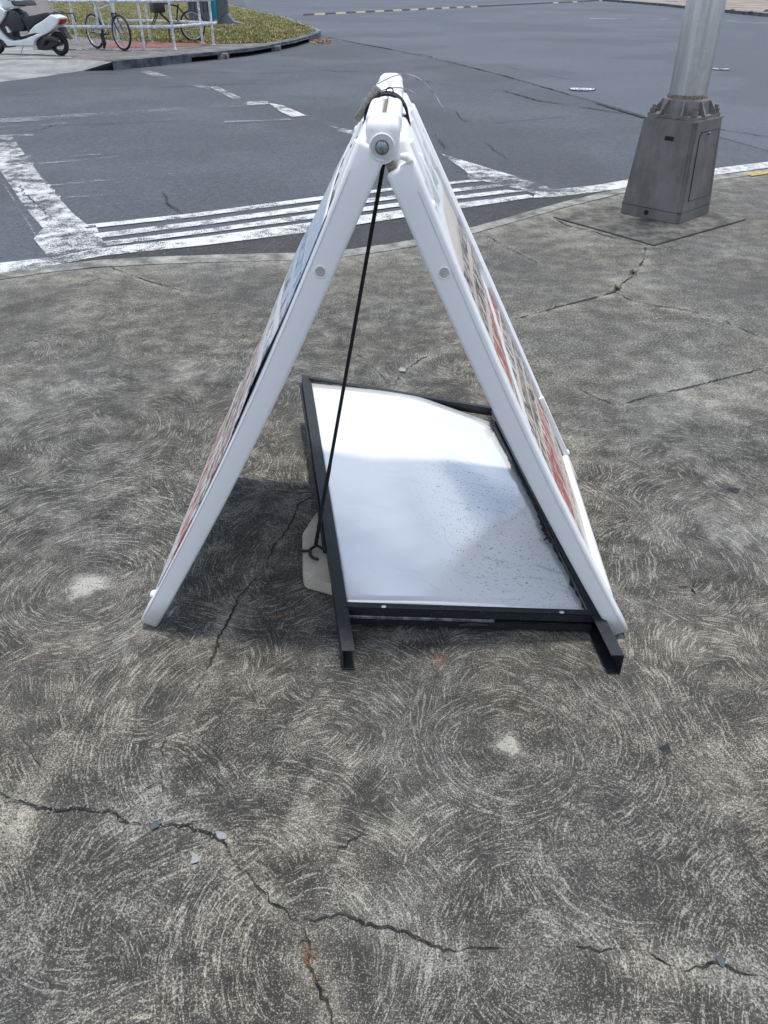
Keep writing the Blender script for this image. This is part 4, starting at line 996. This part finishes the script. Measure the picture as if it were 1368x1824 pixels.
b = MB(); b.tube([(0, 0, FZ + .10), (0, 0, FZ + .115), (0, 0, FZ + .13)], [PR + .008, PR + .010, PR + .003], 40); b.build('collar', M['grime'], pole)
b = MB(); b.tube([(0, 0, FZ + .12), (0, 0, 3.0), (0, 0, 7.5)], [PR, PR - .006, .07], 48, fn=None); b.build('post', M['galv'], pole)
b = MB(); b.tube([(0, 0, 7.4), (.05, 0, 7.9), (.5, 0, 8.2), (1.6, 0, 8.35)], [.07, .06, .05, .04], 16); b.build('arm', M['galv'], pole)
b = MB(); b.box((1.5, -.14, 8.27), (2.15, .14, 8.40), .04, 3); b.build('lamp_head', M['slate'], pole)

# ------------------------------------------------------------------ white pipe bike rack
def rp(x, y, h=0): return G(x, y, ZI + h) if False else G(x, y, ZI) + Vector((0, 0, h))
rackc = rp(300, 88); rk = empty('bike_rack', rackc); tag(rk, 'chipped white pipe bicycle rack with two rails on the grass island', 'bike rack')
def rl(p): return p - rackc
P2, P1, P0, P3, Q1, Q2 = rp(312, 88.5), rp(258, 89.5), rp(141, 89), rp(381, 80), rp(268, 73), rp(361, 77.5)
Q0 = Q1 + (P0 - P1) * .55
HT, HM = .90, .43
def post(p, h, r=.028):
    b = MB(); b.tube([rl(p), rl(p) + Vector((0, 0, h))], r, 12); o = b.build('post', M['railwhite'], rk)
    b = MB(); b.cyl(rl(p), rl(p) + Vector((0, 0, .012)), .06, 16); b.build('foot_plate', M['railwhite'], o)
for p in (P0, P1, P2, P3, Q1, Q2, Q0): post(p, HT)
up = lambda p, h: rl(p) + Vector((0, 0, h))
ext = (P3 - P2).normalized() * .18; exl = (P0 - P1).normalized() * .45
for h in (HT, HM):
    for pts, r in (([P0 + exl, P1, P2], .034), ([P2, P3, P3 + ext], .034), ([Q0, Q1], .03), ([Q1, Q2, P3], .03)):
        b = MB(); b.tube([up(p, h) for p in pts], r, 12); b.build('rail', M['railwhite'], rk)
mid = P0.lerp(P1, .36); b = MB(); b.tube([up(mid, HM), up(mid, HT + .1)], .022, 10); b.build('divider_bar', M['railwhite'], rk)
mid = P1.lerp(Q1, .5); b = MB(); b.tube([up(P1, HT), up(Q1, HT)], .026, 10); b.build('rail', M['railwhite'], rk)

# ------------------------------------------------------------------ bicycles
def bicycle(Rp, Fp, frame_mat, rim_mat, label, r=.335, front=True, dx_f=1.05):
    """Rp, Fp: contact points of rear and front wheels"""
    d = (Fp - Rp); ang = math.atan2(d.y, d.x); Lw = d.length
    e = empty('bicycle', Rp, ang); tag(e, label, 'bicycle', 'bicycles parked at the white rack')
    def wheel(x):
        c = Vector((x, 0, r)); ring = lambda rr, n=40: [c + Vector((math.cos(t) * rr, 0, math.sin(t) * rr)) for t in np.linspace(0, 2 * math.pi, n + 1)[:-1]]
        b = MB(); b.tube([c + Vector((0, -.05, 0)), c + Vector((0, .05, 0))], .022, 10); wh = b.build('wheel', M['chrome'], e)
        b = MB(); b.tube(ring(r - .022), .023, 8, closed=True); b.build('tyre', M['rubber'], wh)
        b = MB(); b.tube(ring(r - .052), .013, 8, closed=True); b.build('rim', rim_mat, wh)
        b = MB()
        for k in range(24):
            a = 2 * math.pi * k / 24; b.tube([c + Vector((0, .025 if k % 2 else -.025, 0)), c + Vector((math.cos(a) * (r - .06), 0, math.sin(a) * (r - .06)))], .0022, 4, caps=False)
        b.build('spokes', M['chrome'], wh)
    wheel(0)
    if front: wheel(Lw)
    bb = Vector((Lw * .42, 0, .29)); st_ = Vector((Lw * .30, 0, .78)); hd = Vector((Lw * .80, 0, .84)); hd2 = Vector((Lw * .83, 0, .68)); ra = Vector((0, 0, r)); fa = Vector((Lw, 0, r))
    b = MB()
    for p, q_, rr in ((bb, st_, .019), (bb, hd2, .024), (st_ - Vector((0, 0, .04)), hd, .019), (hd2, hd + Vector((-.012, 0, .04)), .023)): b.tube([p, q_], rr, 10)
    for sy in (-.05, .05):
        b.tube([ra + Vector((0, sy, 0)), bb + Vector((0, sy * .5, 0))], .011, 8); b.tube([ra + Vector((0, sy, 0)), st_ + Vector((0, sy * .3, -.05))], .010, 8)
    b.build('frame', frame_mat, e)
    b = MB()
    for sy in (-.06, .06): b.tube([hd2 + Vector((0, sy, 0)), hd2 + Vector((.03, sy, -.12)), fa + Vector((0, sy, 0))], [.018, .018, .011], 8)
    b.tube([hd2 + Vector((0, -.06, 0)), hd2 + Vector((0, .06, 0))], .018, 8); b.build('fork', M['dkplastic'], e)
    b = MB(); b.tube([st_, st_ + Vector((-.05, 0, .13))], .014, 8); b.build('seat_post', M['chrome'], e)
    b = MB(); s0 = st_ + Vector((-.055, 0, .15)); b.tube([s0 + Vector((-.13, 0, .01)), s0 + Vector((-.07, 0, .0)), s0 + Vector((.02, 0, 0)), s0 + Vector((.14, 0, .0))], [.03, .065, .04, .016], 12); b.build('saddle', M['dkplastic'], e)
    b = MB(); h0_ = hd + Vector((-.015, 0, .10)); b.tube([hd, h0_, h0_ + Vector((.07, 0, .02))], .014, 8); b.tube([h0_ + Vector((.05, -.30, .02)), h0_ + Vector((.07, -.1, .02)), h0_ + Vector((.07, .1, .02)), h0_ + Vector((.05, .30, .02))], .013, 8); hbar = b.build('handlebar', M['chrome'], e)
    for sy in (-1, 1): b = MB(); b.tube([h0_ + Vector((.05, sy * .30, .02)), h0_ + Vector((.06, sy * .19, .02))], .018, 8); b.build('grip', M['rubber'], hbar)
    b = MB(); b.tube([bb + Vector((0, -.07, 0)), bb + Vector((0, .07, 0))], .02, 10); b.tube([bb + Vector((math.cos(t) * .09, -.055, math.sin(t) * .09)) for t in np.linspace(0, 6.28, 20)[:-1]], .007, 6, closed=True)
    b.tube([bb + Vector((0, -.075, 0)), bb + Vector((.05, -.085, -.16))], .011, 6); b.tube([bb + Vector((0, .075, 0)), bb + Vector((-.05, .085, .16))], .011, 6); cr_ = b.build('crankset', M['dkplastic'], e)
    for c_ in (Vector((.05, -.13, -.16)), Vector((-.05, .13, .16))): b = MB(); b.box((-.045, -.04, -.012), (.045, .04, .012), .004, M=Matrix.Translation(bb + c_)); b.build('pedal', M['dkplastic'], cr_)
    b = MB(); pts = []
    b.tube([ra + Vector((0, -.045, .035)), bb + Vector((0, -.055, .09))], .005, 6); b.tube([ra + Vector((0, -.045, -.035)), bb + Vector((0, -.055, -.09))], .005, 6); b.tube([ra + Vector((0, -.055, 0)), ra + Vector((0, -.025, 0))], .04, 14); b.build('chain', M['dkplastic'], e)
    return e
def with_base(Rp, Fp, wb):   # keep the picture spacing, turn the bike until its wheelbase is real
    d = Fp - Rp; ex = math.sqrt(max(0, wb ** 2 - d.x ** 2)); return Rp + Vector((0, ex * .5, 0)), Fp + Vector((0, -ex * .5 - d.y, 0)) + Vector((0, (Rp.y - Rp.y), 0))
Ra, Fa = G(166, 88.6, ZI), G(229, 88.6, ZI); Ra, Fa = with_base(Ra, Fa, 1.02)
bk1 = bicycle(Ra, Fa, M['silverpaint'], M['silverpaint'], 'silver mountain bicycle leaning inside the front of the white rack')
b = MB(); b.tube([(.33, -.05, .30), (.40, -.06, .12), (.36, -.07, .02)], [.04, .045, .02], 8); b.build('pannier', M['dkplastic'], bk1)
Rb, Fb = G(342, 75.5, ZI), G(282, 75.0, ZI); Rb, Fb = with_base(Rb, Fb, 1.04)
bk2 = bicycle(Rb, Fb, M['dkplastic'], M['silverpaint'], 'black bicycle without a front wheel inside the white rack', front=False)
b = MB(); b.box((.70, -.16, .62), (.98, .16, .86), .03); b.build('front_bag', M['dkplastic'], bk2)
b = MB(); b.tube([(.62, -.03, .30), (.60, -.10, .01)], .012, 6); b.tube([(.62, .03, .30), (.68, .12, .01)], .012, 6); b.build('kickstand', M['dkplastic'], bk2)
Rc = G(399, 25, ZI); Fc = Rc + Vector((-.75, .75, 0))
bicycle(Fc, Rc, M['dkplastic'], M['silverpaint'], 'bicycle behind the slate grey totem, only one wheel rim showing', r=.335)

# totem sign behind the rack
tt_ = G(400, 43, ZI); tm = empty('totem_sign', tt_); tag(tm, 'tall slate grey totem with a cyan side panel behind the white rack', 'totem')
sx = lambda px, py=42: (G(px, py, ZI).x - tt_.x)
b = MB(); b.box((sx(393.5), -.05, 0), (sx(411), .30, 2.1), .015); b.build('slab', M['slate'], tm)
b = MB(); b.box((sx(382.5), -.02, .13), (sx(393), .24, 2.0), .006); b.build('side_panel', M['cyan'], tm)
b = MB(); b.box((sx(377.5), .0, .10), (sx(382), .22, 2.0), .004); b.build('back_strip', M['navy'], tm)
b = MB(); b.prism([(sx(393.5), 0), (sx(436), 0), (sx(434), .02), (sx(420), .08), (sx(411), .30), (sx(408), .3)], -.08, .36, .004, smooth=False); b.build('foot', M['slate'], tm)
gr_ = G(356, 44, ZI); ct = empty('storage_locker', gr_); tag(ct, 'grey slatted locker standing behind the rack left of the totem', 'locker')
wl_ = abs(G(376, 44, ZI).x - G(338, 44, ZI).x)
b = MB(); b.box((-wl_ / 2, .1, .1), (wl_ / 2, .7, 1.6), .02); b.build('body', M['slate'], ct)
b = MB()
for k in range(5): b.box((-wl_ / 2 + .08 + k * wl_ / 5, .07, .35), (-wl_ / 2 + .10 + k * wl_ / 5, .10, 1.5), .002)
b.build('slat', M['navy'], ct)
b = MB(); b.box((-wl_ / 2 - .05, .0, 0), (wl_ / 2 + .05, .8, .1), .01); b.build('base', M['cast'], ct)

# ------------------------------------------------------------------ scooter
SR, SF = G(107.5, 99.4, ZI), G(-5.0, 95.6, ZI); dS = SR - SF; wbS = dS.length
sco = empty('scooter', SR, math.atan2(dS.y, dS.x)); tag(sco, 'white motor scooter with black seat parked on the slab by the rack', 'scooter')
kx_ = wbS / 1180.0; kz_ = 1 / 10.52 / 101.0
def sp_(pts): return [((x + .21 * (1045 - y) - 1130) * kx_, (1045 - y) * kz_) for x, y in pts]      # upright side view
def prism(pts, hw, name, mat, bev=.03, par=sco): b = MB(); b.prism(sp_(pts), -hw, hw, bev, seg=3); return b.build(name, M[mat], par)
prism([(110, 150), (235, 245), (210, 340), (140, 430), (75, 500), (90, 570), (170, 670), (250, 745), (340, 780), (480, 765), (600, 730), (750, 670), (800, 640), (930, 640), (800, 720), (745, 790), (740, 860), (490, 862), (260, 882), (190, 790), (60, 670), (-30, 560), (-70, 430), (-30, 300), (50, 200)], .17, 'body_shell', 'scooter', .012)
prism([(620, 655), (680, 560), (760, 480), (880, 410), (960, 350), (1030, 290), (1100, 315), (1172, 350), (1160, 430), (1110, 510), (1030, 590), (940, 650), (850, 640), (760, 625), (700, 645)], .15, 'tail_shell', 'scooter', .018)
prism([(480, 335), (600, 322), (760, 300), (900, 258), (990, 255), (1022, 290), (960, 345), (870, 400), (740, 470), (640, 560), (560, 520), (500, 420)], .125, 'seat', 'dkplastic', .02)
prism([(140, 430), (230, 260), (330, 190), (390, 230), (300, 480), (330, 700), (540, 720), (620, 655), (560, 500), (640, 560), (740, 625), (620, 720), (480, 760), (330, 765), (180, 665), (100, 570), (85, 510)], .11, 'inner_fairing', 'dkplastic', .01)
bg = empty('bag', SR, math.atan2(dS.y, dS.x)); tag(bg, 'black glossy bag standing on the footboard of the white scooter', 'bag')
prism([(240, 340), (330, 235), (420, 245), (480, 330), (560, 520), (535, 600), (335, 620), (275, 480)], .16, 'bag_body', 'dkplastic', .03, bg)
prism([(225, 515), (262, 545), (318, 625), (270, 632)], .165, 'bag_tag', 'scooter', .004, bg)
prism([(90, 0), (140, -70), (260, -90), (380, 20), (450, 170), (340, 182), (210, 190), (100, 110)], .12, 'handlebar_cowl', 'scooter', .025)
hx_ = lambda x, y, z: ((x + .21 * (1045 - z) - 1130) * kx_, y, (1045 - z) * kz_)
b = MB(); b.tube([hx_(400, -.33, 30), hx_(370, -.15, 20), hx_(370, .15, 20), hx_(400, .33, 30)], .018, 8); hb2 = b.build('handlebar', M['dkplastic'], sco)
for sy in (-1, 1):
    b = MB(); b.tube([hx_(380, sy * .2, 30), hx_(400, sy * .27, -120)], .008, 6); b2 = bmesh.new(); bmesh.ops.create_uvsphere(b2, u_segments=12, v_segments=8, radius=.06); bmesh.ops.scale(b2, vec=(.3, 1, .7), verts=b2.verts); b.absorb(b2, Matrix.Translation(hx_(400, sy * .27, -150)), smooth=True); b.build('mirror', M['dkplastic'], hb2)
prism([(430, 50), (470, 60), (525, 130), (500, 150), (450, 110)], .30, 'brake_lever', 'dkplastic', .004)
prism([(-60, 640), (30, 620), (80, 740), (110, 800), (40, 745), (-40, 735), (-140, 780), (-150, 740)], .07, 'front_fender', 'scooter', .012)
prism([(-40, 120), (20, 110), (80, 180), (30, 260), (-30, 310), (-70, 240)], .10, 'headlight', 'silverpaint', .02)
prism([(120, 700), (160, 720), (270, 890), (240, 915), (140, 920), (100, 800)], .10, 'fork_cover', 'dkplastic', .01)
for (cx, r0) in ((1158, .212), (-18, .205)):
    c = Vector(((cx - 1130) * kx_, 0, r0)); ring = lambda rr, n=36: [c + Vector((math.cos(t) * rr, 0, math.sin(t) * rr)) for t in np.linspace(0, 2 * math.pi, n + 1)[:-1]]
    b = MB(); b.tube([c + Vector((0, -.07, 0)), c + Vector((0, .07, 0))], .04, 14); wh = b.build('wheel', M['dkplastic'], sco)
    b = MB(); b.tube(ring(r0 - .046), .046, 12, closed=True); b.build('tyre', M['rubber'], wh)
    b = MB(); b.tube(ring(r0 - .088), .012, 8, closed=True)
    for k in range(5): a = k * 2 * math.pi / 5; b.tube([c, c + Vector((math.cos(a) * (r0 - .09), 0, math.sin(a) * (r0 - .09)))], .014, 6)
    b.build('rim', M['chrome'], wh)
b = MB(); b.tube([Vector(((-18 - 1130) * kx_, -.06, .205)), Vector(hx_(100, -.06, 560))], .02, 8); b.tube([Vector(((-18 - 1130) * kx_, .06, .205)), Vector(hx_(100, .06, 560))], .02, 8); b.build('fork', M['dkplastic'], sco)
prism([(750, 730), (900, 685), (1010, 660), (1160, 700), (1200, 790), (1010, 905), (900, 950), (770, 940), (740, 850)], .09, 'engine', 'dkplastic', .015)
b = MB(); b.tube([hx_(880, -.13, 850), hx_(950, -.14, 720), hx_(1060, -.15, 715), hx_(1190, -.15, 760)], [.02, .045, .05, .035], 12); ex_ = b.build('exhaust', M['dkplastic'], sco)
b = MB(); b.tube([hx_(1185, -.15, 758), hx_(1205, -.15, 766)], .02, 10); b.build('exhaust_tip', M['chrome'], ex_)
prism([(1100, 545), (1180, 510), (1230, 600), (1300, 700), (1330, 735), (1270, 700), (1250, 720), (1200, 660)], .06, 'rear_fender', 'dkplastic', .004)
prism([(1120, 440), (1155, 405), (1180, 370), (1186, 420), (1145, 470), (1120, 475)], .10, 'tail_light', 'red', .006)
b = MB()
for sy in (-.10, .10): b.tube([hx_(1060, sy, 290), hx_(1080, sy, 240), hx_(1150, sy, 270), hx_(1290, sy, 275), hx_(1350, sy, 430)], .012, 8)
b.tube([hx_(1150, -.10, 270), hx_(1150, .10, 270)], .01, 6); b.tube([hx_(1285, -.10, 275), hx_(1285, .10, 275)], .01, 6); b.build('luggage_rack', M['dkplastic'], sco)
b = MB(); b.tube([hx_(510, -.10, 860), hx_(500, -.16, 1010)], .012, 6); b.build('kickstand', M['chrome'], sco)
